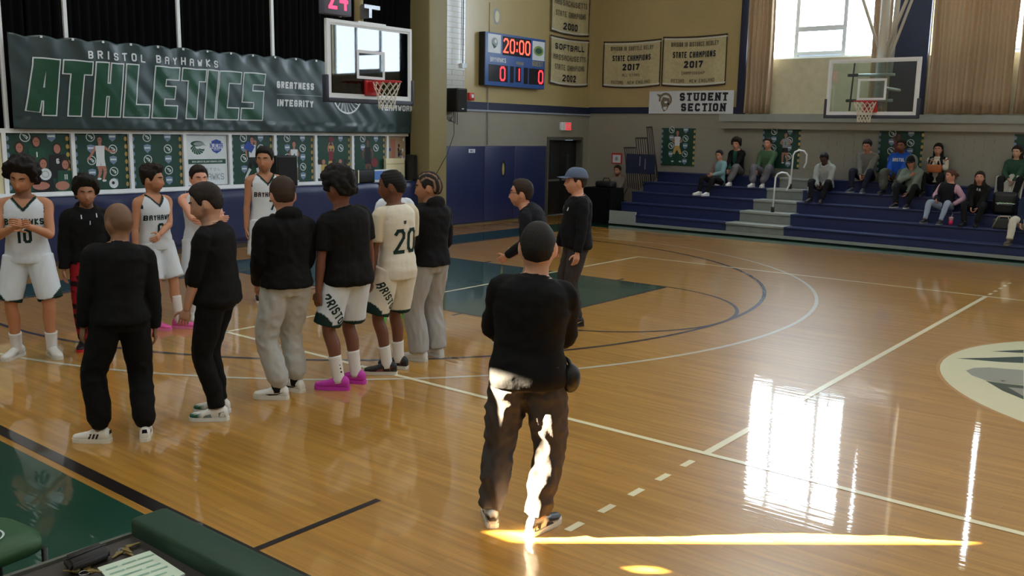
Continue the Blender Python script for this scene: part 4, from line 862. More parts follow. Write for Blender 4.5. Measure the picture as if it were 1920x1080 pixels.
pl.poly([(-.05, .02), (.05, .05), (.11, .0), (.05, .02)], ink_white, 1.5); mb.build('seat_emblem', ch)
mb = MB()
for x, y in ((-.2, -.18), (.2, -.18), (-.2, .18), (.2, .18)):
    p = mt @ Vector((x, y, 0)); mb = MB(); mb.tube([(p.x, p.y, 0), (p.x, p.y, CZ)], .014, blackm, 8); mb.build('leg', ch)
mb = MB()
for x in (-.2, .2):
    p = mt @ Vector((x, -.2, 0)); mb.tube([(p.x, p.y, CZ-.02), (p.x, p.y-.08, .85)], .014, blackm, 8)
mb.build('back_frame', ch)
mb = MB(); p = mt @ Vector((0, -.27, 0)); mb.rbox(p.x-.22, p.x+.22, p.y-.03, p.y+.03, .62, .86, .02, pad_g); mb.build('backrest', ch)
# ================================================================== people
fabric = bpy.data.materials.new('garment_cloth'); fabric.use_nodes = True
def attr_nodes(m, rough, spec, bump, bscale, sheen=0, sss=0):
    nt = m.node_tree; b = nt.nodes['Principled BSDF']; a = nt.nodes.new('ShaderNodeAttribute'); a.attribute_name = 'Col'
    nt.links.new(a.outputs['Color'], b.inputs['Base Color']); b.inputs['Roughness'].default_value = rough; b.inputs['Specular IOR Level'].default_value = spec
    if sheen: b.inputs['Sheen Weight'].default_value = sheen
    if sss: b.inputs['Subsurface Weight'].default_value = sss; b.inputs['Subsurface Radius'].default_value = (.012, .005, .003)
    tc = nt.nodes.new('ShaderNodeTexCoord'); n = nt.nodes.new('ShaderNodeTexNoise'); n.inputs['Scale'].default_value = bscale; n.inputs['Detail'].default_value = 3
    bp = nt.nodes.new('ShaderNodeBump'); bp.inputs['Strength'].default_value = bump; bp.inputs['Distance'].default_value = .004
    nt.links.new(tc.outputs['Object'], n.inputs['Vector']); nt.links.new(n.outputs[0], bp.inputs['Height']); nt.links.new(bp.outputs[0], b.inputs['Normal'])
attr_nodes(fabric, .85, .25, .35, 60, sheen=0)
skin_m = bpy.data.materials.new('human_skin'); skin_m.use_nodes = True; attr_nodes(skin_m, .5, .4, .12, 120)
hair_m = bpy.data.materials.new('human_hair'); hair_m.use_nodes = True; attr_nodes(hair_m, .7, .3, .8, 90)
shoe_m = bpy.data.materials.new('shoe_leather'); shoe_m.use_nodes = True; attr_nodes(shoe_m, .45, .4, .1, 80)
JOBS = []
def vcol(o, fn):
    me = o.data; n = len(me.vertices); ca = me.color_attributes.new('Col', 'FLOAT_COLOR', 'POINT')
    buf = np.empty((n, 4), np.float32)
    if callable(fn):
        for i, v in enumerate(me.vertices): buf[i] = fn(v.co)
    else: buf[:] = fn
    ca.data.foreach_set('color', buf.ravel())
class Geo:
    def __init__(s): s.v = []; s.f = []
    def rings(s, R, cap=True):
        """R: list of rings, each a list of points"""
        n = len(R[0]); i = len(s.v)
        for r in R: s.v += [tuple(p) for p in r]
        for j in range(len(R)-1):
            for q in range(n): s.f.append((i+j*n+q, i+j*n+(q+1) % n, i+(j+1)*n+(q+1) % n, i+(j+1)*n+q))
        if cap: s.f.append(tuple(i+q for q in reversed(range(n)))); s.f.append(tuple(i+(len(R)-1)*n+q for q in range(n)))
    def limb(s, pts, rad, n=14, flat=1.0, ref=None, sub=4, round_end=True):
        """smooth tapering tube through pts; rad per point"""
        P = [Vector(p) for p in pts]; Q, Rr = [], []
        for i in range(len(P)-1):
            p0, p1, p2, p3 = P[max(i-1, 0)], P[i], P[i+1], P[min(i+2, len(P)-1)]
            for k in range(sub):
                t = k/sub; a = 2*p1; b = p2-p0; c = 2*p0-5*p1+4*p2-p3; d = -p0+3*p1-3*p2+p3
                Q.append((a+b*t+c*t*t+d*t*t*t)*.5); Rr.append(rad[i]+(rad[i+1]-rad[i])*t)
        Q.append(P[-1]); Rr.append(rad[-1]); rings = []; prev = Vector(ref) if ref is not None else None
        ext = []
        for j, p in enumerate(Q):
            t = (Q[min(j+1, len(Q)-1)]-Q[max(j-1, 0)]).normalized()
            a = prev if prev is not None else (Vector((1, 0, 0)) if abs(t.x) < .8 else Vector((0, 1, 0)))
            x = (a-t*a.dot(t)).normalized(); y = t.cross(x); prev = x
            ext.append((p, x, y, t, Rr[j]))
        if round_end:
            p, x, y, t, r = ext[0]; ext = [(p-t*r*.75, x, y, t, r*.5), (p-t*r*.4, x, y, t, r*.87)]+ext
            p, x, y, t, r = ext[-1]; ext += [(p+t*r*.4, x, y, t, r*.87), (p+t*r*.75, x, y, t, r*.5)]
        for p, x, y, t, r in ext: rings.append([p+(x*math.cos(2*math.pi*q/n)+y*math.sin(2*math.pi*q/n)*flat)*r for q in range(n)])
        s.rings(rings)
    def ellipsoid(s, c, ax, n=12, m=8):
        c = Vector(c); X, Y, Z = [Vector(a) for a in ax]
        s.rings([[c+Z*math.sin(e)+(X*math.cos(2*math.pi*q/n)+Y*math.sin(2*math.pi*q/n))*math.cos(e) for q in range(n)] for e in [(-.49+.98*j/m)*math.pi for j in range(m+1)]])
    def mesh(s, name, parent=None, mat=None):
        me = bpy.data.meshes.new(name); me.from_pydata(s.v, [], s.f); me.update()
        o = bpy.data.objects.new(name, me); COL.objects.link(o); o.parent = parent
        if mat: me.materials.append(mat)
        me.polygons.foreach_set('use_smooth', [True]*len(me.polygons)); return o
def job(o, mat, voxel, smooth, post):
    r = o.modifiers.new('r', 'REMESH'); r.mode = 'VOXEL'; r.voxel_size = voxel; r.use_smooth_shade = True
    if smooth: m = o.modifiers.new('s', 'SMOOTH'); m.iterations = smooth; m.factor = .5
    JOBS.append((o, mat, post))
def ik(a, w, l1, l2, pole):
    a, w, pole = Vector(a), Vector(w), Vector(pole); d = w-a; L = d.length
    if L > (l1+l2)*.998: w = a+d*((l1+l2)*.998/L); d = w-a; L = d.length
    u = d/L; x = (l1*l1-l2*l2+L*L)/(2*L); h = math.sqrt(max(l1*l1-x*x, 0)); p = pole-u*pole.dot(u)
    p = p.normalized() if p.length > 1e-5 else Vector((0, 1, 0)); return a+u*x+p*h, w
TORSO = [(-.10, .155, .100, -.005), (0, .172, .118, -.012), (.12, .168, .115, -.006), (.28, .148, .102, .004), (.45, .152, .108, .006), (.65, .170, .118, .004), (.80, .178, .114, -.004), (.88, .168, .098, -.010), (.94, .128, .080, -.014), (.98, .094, .070, -.014), (1.03, .072, .064, -.010)]
def sm(a, b, x): t = min(1, max(0, (x-a)/(b-a))); return t*t*(3-2*t)
def gs(x, s): return math.exp(-(x/s)**2)
def head_pt(az, el):
    """surface point of a head, face toward +Y, centred between the ears"""
    z = .120*math.sin(el); c = abs(math.cos(el))**.82; x = .0765*c*math.sin(az); y = (.100 if abs(az) < math.pi/2 else .102)*c*math.cos(az)
    if z < 0:
        k = -z/.120; x *= 1-.30*k**1.6
        if y < 0: y *= 1-.42*k
        else: y *= 1+.06*k
    if z > .02: x *= 1+.05*gs(z-.05, .04)
    if y > 0:
        f = sm(0, .05, y)
        y += f*(.020*gs(x, .011)*sm(.03, -.034, z)*sm(-.052, -.036, z) + .006*gs(x, .018)*gs(z+.038, .012))
        y += f*(.006*gs(z-.030, .010)*sm(.062, .03, abs(x)) - .011*gs(abs(x)-.032, .014)*gs(z-.010, .013) + .003*gs(abs(x)-.046, .016)*gs(z+.020, .018))
        y += f*(.006*gs(x, .022)*gs(z+.060, .006) + .007*gs(x, .018)*gs(z+.076, .007) - .003*gs(x, .024)*gs(z+.068, .004) + .010*gs(x, .022)*gs(z+.104, .014) - .004*gs(x, .03)*gs(z+.088, .006))
    return Vector((x, y, z))
def face_pt(x, z):
    el = math.asin(max(-.99, min(.99, z/.120))); c = abs(math.cos(el))**.82*(1-.30*max(0, -z/.120)**1.6); return head_pt(math.asin(max(-.99, min(.99, x/(.0765*c)))), el)
HN, HM = 56, 44
def hairline(az):
    a = abs(az); pts = ((0, .080), (.75, .072), (1.05, .044), (1.25, .0), (1.42, -.012), (1.55, .020), (1.85, .012), (2.2, -.048), (3.15, -.060))
    for (a0, z0), (a1, z1) in zip(pts, pts[1:]):
        if a <= a1: return z0+(z1-z0)*(a-a0)/(a1-a0)
    return -.06
def hair_mesh(style, parent, frame, col, s, seed):
    g = Geo(); R = []; rn = random.Random(seed); N, K = (80, 60) if style in ('afro', 'curly', 'mop') else (HN, HM)
    off = Vector((seed*3.1, seed*1.7, 0))
    for j in range(K+1):
        el = (-.42+.92*j/K)*math.pi if j < K else math.pi*.4999; row = []
        for i in range(N):
            az = -math.pi+2*math.pi*i/N; p = head_pt(az, el); d = p.normalized(); m = sm(-.010, .016, p.z-hairline(az)); topf = sm(.0, .09, p.z)
            if style == 'buzz': th = .0045
            elif style == 'short': th = .006+.016*topf+.003*noise.noise(p*60+off)
            elif style == 'waves': th = .007+.004*math.sin(p.z*300)*.5
            elif style == 'afro': th = .042+.016*topf+.034*abs(noise.noise(p*22+off))+.016*noise.noise(p*50+off)
            elif style == 'curly': th = .007+.034*topf+topf*(.022*abs(noise.noise(p*26+off))+.010*noise.noise(p*60))
            elif style == 'mop': th = .028+.022*topf+(.030*abs(noise.noise(p*20+off))+.012*noise.noise(p*55+off))
            elif style == 'braids': th = .005+.011*abs(math.sin(p.x*85))**.7
            elif style == 'long': th = .014+.006*topf+.002*math.sin(az*22)
            else: th = .012
            row.append(p + d*(th*m-.006*(1-m)))
        R.append(row)
    g.rings(R)
    if style == 'long':
        rr = []
        for t in range(9):
            f = t/8; zc = .03-.30*f; row = []
            for q in range(26):
                a = math.radians(-152+304*q/25)+math.pi; w = .088+.012*math.sin(f*3)+.004*math.sin(q*2.3)
                row.append(Vector((w*math.sin(a), -.018-.03*f+(.092-.01*f)*math.cos(a)*(1 if math.cos(a) < 0 else .75), zc)))
            row += [p*1.0+Vector((-p.x*.14, .012 if p.y < 0 else -.012, 0)) for p in reversed(row)]
            rr.append(row)
        g.rings(rr)
    if style == 'bun':
        g.ellipsoid((0, -.135, .02), ((.035, 0, 0), (0, .03, 0), (0, 0, .035)))
    g.v = [tuple(frame @ (Vector(p)*s)) for p in g.v]
    o = g.mesh('hair', parent, hair_m)
    if style == 'braids':
        fi = frame.inverted(); cs, ck = rgb(*col), rgb(150, 118, 96); vcol(o, lambda co: ck if abs(math.sin((fi @ co).x/s*85)) < .20 else cs)
    else: vcol(o, rgb(*col))
    return o
def foldfn(amp, fx, fz, seed, zfade=None):
    o = Vector((seed*11.3, seed*5.7, seed*2.9))
    def d(co):
        q = Vector((co.x*fx+co.z*1.5, co.y*fx, co.z*fz))+o
        v = noise.noise(q); w = noise.noise(q*2.1+o)
        return amp*(1.1*(.35-abs(v))*1.6+.5*w)
    return d
def person(label, x, y, ang, H=1.80, z=0.0, b=1.0, skin=(150, 100, 78), hair=None, hair_col=(20, 16, 15), top=None, bottom=None, shoes=None, socks=None,
           feet=((-.11, .0, 12), (.11, .0, -12)), hands=None, poles=None, curl=.6, lean=(0, 0), twist=0, head=(0, 0, 0), sit=None, group=None, near=True, beard=0, face=True, seed=1,
           hs=1.18, foot_z=(0, 0), palms=None, hipyaw=0):
    """heading ang is the world angle (degrees) the person faces; local +Y is forward, +X the person's right; sizes scale with H"""
    s = H/1.80; root = thing('person', label, 'person', (x, y, z), math.radians(ang-90), group)
    V3 = lambda p: Vector(p)*s
    vox = .0085 if near else .013
    hipz = .942 if sit is None else sit/s+.095
    pel = V3((0, 0, hipz)); nb = V3((lean[0], lean[1], hipz+.572*math.sqrt(max(.2, 1-(lean[0]**2+lean[1]**2)/.36))))
    ctl = pel+V3((0, -.02 if sit is None else -.05, .30))
    def spine(t):
        if t > 1: return nb+(nb-ctl).normalized()*(t-1)*.6*s
        return pel*(1-t)**2+ctl*2*t*(1-t)+nb*t*t
    def tan(t):
        t = min(max(t, 0), 1); return ((ctl-pel)*2*(1-t)+(nb-ctl)*2*t).normalized()
    tw = math.radians(twist); hy = math.radians(hipyaw)
    def axes(t):
        a = hy+(tw-hy)*sm(.1, .85, t); T = tan(t); X = Vector((math.cos(a), math.sin(a), 0)); X = (X-T*X.dot(T)).normalized(); return X, T.cross(X), T
    def tring(t, a, c, yo, n=26, e=2.35):
        X, Y, T = axes(t); cpt = spine(t)+Y*yo*s; out = []
        for q in range(n):
            w = 2*math.pi*q/n; cx, sx = math.cos(w), math.sin(w)
            out.append(cpt+X*(a*s*abs(cx)**(2/e)*(1 if cx > 0 else -1))+Y*(c*s*abs(sx)**(2/e)*(1 if sx > 0 else -1)))
        return out
    def prof(t):
        for p, q in zip(TORSO, TORSO[1:]):
            if t <= q[0]: f = (t-p[0])/(q[0]-p[0]); return [p[i]+(q[i]-p[i])*f for i in (1, 2, 3)]
        return list(TORSO[-1][1:])
    def torso(g, t0, t1, off, n=14, sh=1.0, hem=0, belly=0):
        R = []
        for k in range(n+1):
            t = t0+(t1-t0)*k/n; a, c, yo = prof(max(t, -.1)); bb = b if t < .9 else 1+(b-1)*.4
            o = off*(1 if t < .93 else .62)+hem*sm(t0+.2, t0, t)
            c2 = c*bb+o+belly*gs(t-.25, .22); yo2 = yo+belly*gs(t-.25, .22)*.5
            a2 = a*(bb*.5+.5 if t > .7 else bb)
            if sh != 1: a2 *= 1+(sh-1)*sm(.62, .86, t)
            R.append(tring(t, a2+o, c2, yo2))
        g.rings(R)
    # joints
    Xs, Ys, Ts = axes(.9); shc = spine(.885)
    S = [shc-Xs*.182*s*(.6+.4*b)-Ts*.030*s, shc+Xs*.182*s*(.6+.4*b)-Ts*.030*s]
    Xh, Yh, Th = axes(0); HP = [pel-Xh*.092*s-Vector((0, 0, .01)), pel+Xh*.092*s-Vector((0, 0, .01))]
    AN, KN, TOE = [], [], []
    for i in (0, 1):
        fx, fy, fa = feet[i]; a = Vector((fx*s, fy*s, foot_z[i]+.09*s)); yw = math.radians(fa); toe = Vector((-math.sin(yw), math.cos(yw), 0))
        k, w = ik(HP[i], a, .435*s, .425*s, toe*1.0+Vector(((-.04, .04)[i], 0, 0)) if sit is None else toe*.6+Vector(((-.25, .25)[i], 0, .9)))
        AN.append(a); KN.append(k); TOE.append(toe)
    hands = hands or ((-.255, .02, .80), (.255, .02, .80)); poles = poles or ((-.5, -1, 0), (.5, -1, 0)); WR, EL = [], []
    for i in (0, 1):
        e, w = ik(S[i], V3(hands[i]), .290*s, .262*s, poles[i]); EL.append(e); WR.append(w)
    # head frame
    hz, hp, hr = [math.radians(q) for q in head]
    hc = nb + (nb-ctl).normalized()*.040*s + Vector((0, 0, .108*s)) + Ys*.020*s
    HF = Matrix.Translation(hc) @ Matrix.Rotation(tw+hz, 4, 'Z') @ Matrix.Rotation(hp, 4, 'X') @ Matrix.Rotation(hr, 4, 'Y')
    HS = hs; HF = HF @ Matrix.Scale(HS, 4); HI = HF.inverted(); fwdH = HF.to_3x3() @ Vector((0, 1, 0))
    # ---- body
    g = Geo(); torso(g, -.1, 1.0, 0, sh=1.0)
    g.limb([spine(.93), nb+(nb-ctl).normalized()*.03*s, hc+HF.to_3x3() @ Vector((0, -.018, -.045))*s], [.070*s*(.7+.3*b), .064*s*(.6+.4*b), .062*s])
    R = [[HF @ (head_pt(-math.pi+2*math.pi*i/HN, (-.4995+.999*j/HM)*math.pi)*s) for i in range(HN)] for j in range(HM+1)]; g.rings(R)
    for sx in (-1, 1):
        e = HF.to_3x3(); g.ellipsoid(HF @ (Vector((sx*.079, -.012, -.004))*s), (e @ Vector((.008*s, -.004*s*1, 0)), e @ Vector((sx*.009*s, .020*s, .004*s)), e @ Vector((0, -.006*s, .034*s))))
    sl = .55+.45*b
    for i in (0, 1):
        sgn = (-1, 1)[i]
        g.limb([shc+Xs*sgn*.10*s, S[i], S[i]*.6+EL[i]*.4, EL[i], EL[i]*.72+WR[i]*.28, WR[i]], [.050*s*sl, .057*s*sl, .047*s*sl, .037*s*sl, .040*s*sl, .0265*s])
        mid = HP[i]*.45+KN[i]*.55; calf = KN[i]*.68+AN[i]*.32+(-TOE[i]*.012*s if sit is None else Vector((0, -.012*s, 0)))
        g.limb([HP[i], mid, KN[i], calf, KN[i]*.3+AN[i]*.7, AN[i]], [.092*s*sl, .080*s*sl, .054*s*sl, .057*s*sl, .043*s, .036*s])
        g.limb([AN[i]-TOE[i]*.03*s-Vector((0, 0, .05*s)), AN[i]+TOE[i]*.14*s-Vector((0, 0, .06*s))], [.034*s, .028*s])
    body = g.mesh('body', root)
    hand_geo = Geo()
    for i in (0, 1):
        sgn = (-1, 1)[i]; d = (WR[i]-EL[i]).normalized()
        pn = Vector(palms[i]) if palms else Vector((-sgn, .25, 0))      # palm normal: faces the thigh by default
        pn = (pn-d*pn.dot(d)).normalized(); side = d.cross(pn)          # across the knuckles
        fwdside = 1 if side.dot(Vector((0, 1, .2))) > 0 else -1
        th = side*fwdside                                                # thumb side: forward
        w = WR[i]; hs = s*(1.0 if b >= .95 else .93)
        hand_geo.rings([[w+d*(.088*hs*t)+side*(math.cos(2*math.pi*q/12)*hs*(.026+.016*sm(0, .6, t)-.004*sm(.8, 1, t)))+pn*(math.sin(2*math.pi*q/12)*hs*(.017-.004*t)) for q in range(12)] for t in (-.15, 0, .25, .5, .75, 1.0)])
        for f in range(4):
            o = w+d*.084*hs+th*(.030-.020*f)*hs; L = (.072, .080, .074, .058)[f]*hs; pts = [o-d*.02*hs, o]; dirv = d.copy(); cur = o
            for q, fr in enumerate((.44, .31, .25)):
                a = curl*(.45, .75, .55)[q]+.05*f; dirv = (dirv*math.cos(a)+pn*math.sin(a)).normalized(); cur = cur+dirv*L*fr; pts.append(cur)
            hand_geo.limb(pts, [.0088*hs, .009*hs, .0085*hs, .0078*hs, .0062*hs], n=8, sub=2)
        o = w+d*.028*hs+th*.026*hs; td = (th*.75+d*.62+pn*.30).normalized(); pts = [o-th*.012*hs, o+td*.030*hs, o+td*.052*hs+(d*.5+pn*.35)*.012*hs, o+td*.062*hs+(d*.9+pn*.5*curl)*.030*hs]
        hand_geo.limb(pts, [.013*hs, .0115*hs, .0095*hs, .007*hs], n=8, sub=2)
    skin = tuple(min(255, q*1.10+8) for q in skin); sk = np.array(rgb(*skin)); dark = np.array(rgb(*hair_col)); lip = sk*np.array([.80, .62, .60, 1]); nose_t = sk*np.array([1.04, .94, .90, 1])
    bald = hair in (None, 'stubble')
    def paint(co):
        q = (HI @ co)/s; c = sk
        if q.length < .17 and q.z > -.135:
            if q.y > .03:
                c = c+(nose_t-c)*gs(q.x, .03)*gs(q.z+.03, .03)*.6
                c = c+(lip-c)*min(1, 1.3*gs(q.x, .022)**2*gs(q.z+.068, .011)**2)
                c = c+(dark-c)*.85*min(1, 1.6*gs(abs(q.x)-.033, .017)**2*gs(q.z-.031-.1*(.035-abs(q.x))*0, .0055)**2)
                if beard:
                    m = sm(-.045, -.075, q.z)*(1-gs(q.x, .019)*gs(q.z+.068, .010))
                    m = max(m, .6*gs(q.z+.0585, .005)*sm(.036, .02, abs(q.x))*sm(.112, .104, q.y)); c = c+(dark-c)*beard*m
            if beard and q.y <= .03 and q.y > -.02 and -.13 < q.z < -.02: c = c+(dark-c)*beard*.8*sm(-.02, .02, q.y)*sm(-.015, -.04, q.z)
            if hair == 'stubble':
                m = sm(-.008, .012, q.z-hairline(math.atan2(q.x, q.y))); c = c+(dark-c)*.45*m
        return c
    def post_body(o):
        me = o.data; bm = bmesh.new(); bm.from_mesh(me); base = len(bm.verts)
        vs_ = [bm.verts.new(p) for p in hand_geo.v]
        for f in hand_geo.f:
            nf = bm.faces.new([vs_[k] for k in f]); nf.smooth = True
        bmesh.ops.recalc_face_normals(bm, faces=bm.faces[:])
        bm.to_mesh(me); bm.free(); vcol(o, paint)
    job(body, skin_m, vox, 3, post_body)
    if hair and hair != 'stubble': hair_mesh(hair, root, HF, hair_col, s, seed)
    if face:
        for sx in (-1, 1):
            g = Geo(); e = HF.to_3x3(); c = face_pt(.0315*sx, .010); c = Vector((.0315*sx, c.y-.0055, .010))
            g.ellipsoid(HF @ (c*s), (e @ Vector((.0135*s, 0, 0)), e @ Vector((0, .009*s, 0)), e @ Vector((0, 0, .0062*s))), 14, 8)
            o = g.mesh('eye', root, skin_m); cc = HF @ ((c+Vector((0, .009, 0)))*s); rI = .0062*s
            vcol(o, lambda co, cc=cc, rI=rI: rgb(22, 16, 14) if (co-cc).length < rI else rgb(196, 186, 178))
        g = Geo()
        for zz, rr in ((-.0635, .0030), (-.0715, .0038)):
            pts = []
            for q in range(7): xx = -.021+.042*q/6; y_ = face_pt(xx, zz).y; pts.append(HF @ (Vector((xx, y_+.0005, zz+(.002*math.cos(xx*70) if zz > -.066 else -.0015*math.cos(xx*60))))*s))
            g.limb(pts, [.0012*s, rr*s*.8, rr*s, rr*s, rr*s, rr*s*.8, .0012*s], n=6, sub=1)
        o = g.mesh('mouth', root, skin_m); vcol(o, tuple(lip*np.array([.92, .80, .80, 1])))
        if not bald or True:
            for sx in (-1, 1):
                g = Geo(); pts = []
                for q in range(5): xx = .016+.034*q/4; p = face_pt(xx*sx, .031); pts.append(HF @ (Vector((xx*sx, p.y+.001, .031+.004*math.sin(q/4*3.14)))*s))
                g.limb(pts, [.004*s, .005*s, .0048*s, .004*s, .002*s], n=6, sub=2); o = g.mesh('eyebrow', root, hair_m); vcol(o, rgb(*hair_col))
    out = dict(root=root, s=s, HF=HF, spine=spine, S=S, EL=EL, WR=WR, AN=AN, KN=KN, HP=HP, nb=nb, hc=hc, axes=axes)
    # ---- lower garment
    vg = .011 if near else .014
    if bottom:
        kind, bcol = bottom[0], bottom[1]; bopt = bottom[2] if len(bottom) > 2 else {}
        g = Geo(); off = {'pants': .014, 'sweats': .026, 'wide': .030, 'shorts': .026, 'jeans': .016}[kind]
        torso(g, -.12, bopt.get('waist', .16), min(off, .016)*.7+bopt.get('seat', 0), 8, belly=bopt.get('belly', 0)*.6)
        for i in (0, 1):
            if kind == 'shorts':
                mid = HP[i]*.5+KN[i]*.5; end = HP[i]*.10+KN[i]*.90; ox = Vector(((-.012, .012)[i]*s, 0, 0))
                g.limb([HP[i]+Vector((0, 0, .02*s)), mid+ox, end+ox*2], [(.098*sl+.02)*s, (.098*sl+.014)*s, (.094*sl+.016)*s], n=20, round_end=False)
            else:
                r = {'pants': (.106, .094, .073, .066, .058), 'jeans': (.104, .09, .07, .062, .052), 'sweats': (.114, .106, .088, .086, .062), 'wide': (.114, .108, .100, .100, .100)}[kind]
                r = tuple(q+bopt.get('r', 0) for q in r)
                cuff = AN[i]+Vector((0, 0, (.0 if kind == 'wide' else .015)*s)); tk = .55 if kind == 'sweats' else 1
                shin = KN[i]*.45+AN[i]*.55-TOE[i]*(.012*s if sit is None else 0)
                pts = [HP[i], HP[i]*.5+KN[i]*.5, KN[i], shin, cuff+Vector((0, 0, .07*s)) if kind == 'sweats' else shin*.5+cuff*.5, cuff]
                rr = [r[0]*sl*s, r[1]*sl*s, r[2]*sl*s, r[3]*sl*s, (r[3]*.95 if kind == 'sweats' else r[4])*sl*s, (.047 if kind == 'sweats' else r[4])*s*sl]
                g.limb(pts, rr, n=18, round_end=False)
        nm = {'shorts': 'shorts', 'sweats': 'sweatpants', 'wide': 'sweatpants', 'pants': 'trousers', 'jeans': 'jeans'}[kind]
        o = g.mesh(nm, root); fold = foldfn({'shorts': .005, 'sweats': .008, 'wide': .008, 'pants': .0065, 'jeans': .004}[kind]*bopt.get('fold', 1), 11 if kind != 'wide' else 13, 4.5 if kind in ('wide', 'shorts') else 9, seed)
        def post_b(o, fold=fold, bcol=bcol):
            ns = [v.normal.copy() for v in o.data.vertices]
            for v, n in zip(o.data.vertices, ns): v.co += n*fold(v.co)*s
            o.data.update(); zk = min((HP[i]*.10+KN[i]*.90).z for i in (0, 1))
            if 'trim' in bopt:
                tc = rgb(*bopt['trim']); bc = rgb(*bcol); vcol(o, lambda co: tc if (co.z < zk+.016*s or (abs(co.x) > .19*s and co.z < zk+(.03+1.2*(abs(co.x)/s-.19))*s)) else bc)
            else: vcol(o, bcol if callable(bcol) else rgb(*bcol))
            for pr in bopt.get('prints', ()): project(o, out, *pr)
        job(o, fabric, vg, 3, post_b); out['bottom'] = o
    # ---- upper garment
    if top:
        kind, tcol = top[0], top[1]; opt = top[2] if len(top) > 2 else {}
        off = {'tee': .020, 'long': .017, 'hoodie': .030, 'jersey': .018, 'sweater': .019}[kind]+opt.get('off', 0)
        hem = opt.get('hem', -.10 if kind != 'hoodie' else -.0); g = Geo()
        torso(g, hem, .985, off, 16, sh=(.90 if kind == 'jersey' else 1.0), hem=(.020 if kind in ('tee', 'jersey') else (.006 if kind == 'hoodie' else .014)), belly=opt.get('belly', 0))
        for i in (0, 1):
            sgn = (-1, 1)[i]; sh0 = shc+Xs*sgn*.095*s-Ts*.008*s
            if kind == 'jersey':
                if opt.get('tee'): pass
                continue
            if kind == 'tee':
                e = S[i]*.25+EL[i]*.75; g.limb([sh0, S[i], e], [.056*s*sl, .066*s*sl, .070*s*sl], n=16, round_end=False)
            else:
                k = {'long': .006, 'sweater': .012, 'hoodie': .017}[kind]*s; fr = opt.get('sleeve', 1.0)
                if fr > .75: f2 = EL[i]*(1-(fr-.0))+WR[i]*fr if fr < 1 else WR[i]-(WR[i]-EL[i]).normalized()*.004
                else: f2 = EL[i]*.7+WR[i]*.3
                pts = [sh0, S[i], S[i]*.5+EL[i]*.5, EL[i], EL[i]*.5+f2*.5, f2]; rr = [.054*s*sl+k*.8, .058*s*sl+k*.8, .055*s*sl+k, .049*s*sl+k, .045*s*sl+k, .032*s*sl+k*.9+.004]
                g.limb(pts, rr, n=16, round_end=False)
        if kind == 'hoodie' and opt.get('hood', True):
            X, Y, T = axes(.95); c0 = spine(.97)
            g.ellipsoid(c0-Y*.075*s+T*.012*s, (X*.115*s, Y*.055*s, (T*1.0-Y*.25)*.075*s), 18, 10)
            g.limb([c0-X*.10*s-Y*.03*s, c0-X*.075*s+Y*.05*s, c0+Y*.085*s-T*.03*s, c0+X*.075*s+Y*.05*s, c0+X*.10*s-Y*.03*s], [.030*s]*5, n=10)
        if kind in ('long', 'sweater', 'tee'):
            X, Y, T = axes(.98); c0 = spine(.985)-Y*.012*s
            g.limb([c0+(X*math.cos(q*math.pi/6)*.070+Y*math.sin(q*math.pi/6)*.064)*s-T*(.012*math.sin(q*math.pi/6))*s for q in range(13)], [.009*s]*13, n=8)
        nm = {'tee': 'tee_shirt', 'long': 'shirt', 'hoodie': 'hoodie', 'jersey': 'jersey', 'sweater': 'sweater'}[kind]
        o = g.mesh(nm, root); fold = foldfn({'tee': .006, 'long': .005, 'hoodie': .008, 'jersey': .004, 'sweater': .006}[kind]*opt.get('fold', 1), 8, 9, seed+20)
        prints = opt.get('prints', ())
        def post_t(o, fold=fold, tcol=tcol):
            ns = [v.normal.copy() for v in o.data.vertices]
            for v, n in zip(o.data.vertices, ns): v.co += n*fold(v.co)*s
            o.data.update()
            if kind == 'jersey' and not opt.get('tee'):
                X, Y, T = axes(.9); c9 = spine(.9); zb = (hipz+.585*opt.get('vneck', .80))*1.0 if False else (pel.z+.585*s*opt.get('vneck', .78)); tc = np.array(rgb(*GREEN_T)); bc = np.array(rgb(*tcol))
                def vd(co):
                    q = co-c9
                    if q.dot(Y) < 0: return -1
                    return (co.z-zb)-abs(q.dot(X))*1.15
                bm = bmesh.new(); bm.from_mesh(o.data)
                for v in bm.verts:
                    k_ = vd(v.co)
                    if -.006*s < k_ < .012*s: v.co.z -= k_
                bmesh.ops.delete(bm, geom=[v for v in bm.verts if vd(v.co) > .002*s], context='VERTS'); bm.to_mesh(o.data); bm.free()
                ar = .163*s
                vcol(o, lambda co: tc if (vd(co) > -.034*s and (co-c9).dot(Y) > 0) or (co.z > pel.z+.585*s*.70 and abs((co-c9).dot(X)) > (ar if co.z < pel.z+.585*s*.9 else 9)) else bc)
            else: vcol(o, tcol if callable(tcol) else rgb(*tcol))
            for pr in prints: project(o, out, *pr)
        job(o, fabric, vg, 3, post_t); out['top'] = o
        if kind == 'jersey':
            # trim at armholes and neck, plus an under-shirt when worn
            for i in (0, 1):
                sgn = (-1, 1)[i]
            if opt.get('tee'):
                g = Geo()
                torso(g, .45, .99, .010, 8)
                for i in (0, 1):
                    sgn = (-1, 1)[i]; e = S[i]*.25+EL[i]*.75; g.limb([shc+Xs*sgn*.10*s, S[i], e], [.056*s*sl, .065*s*sl, .068*s*sl], n=16, round_end=False)
                o2 = g.mesh('undershirt', root); job(o2, fabric, vg, 3, lambda o, c=opt['tee']: vcol(o, rgb(*c)))
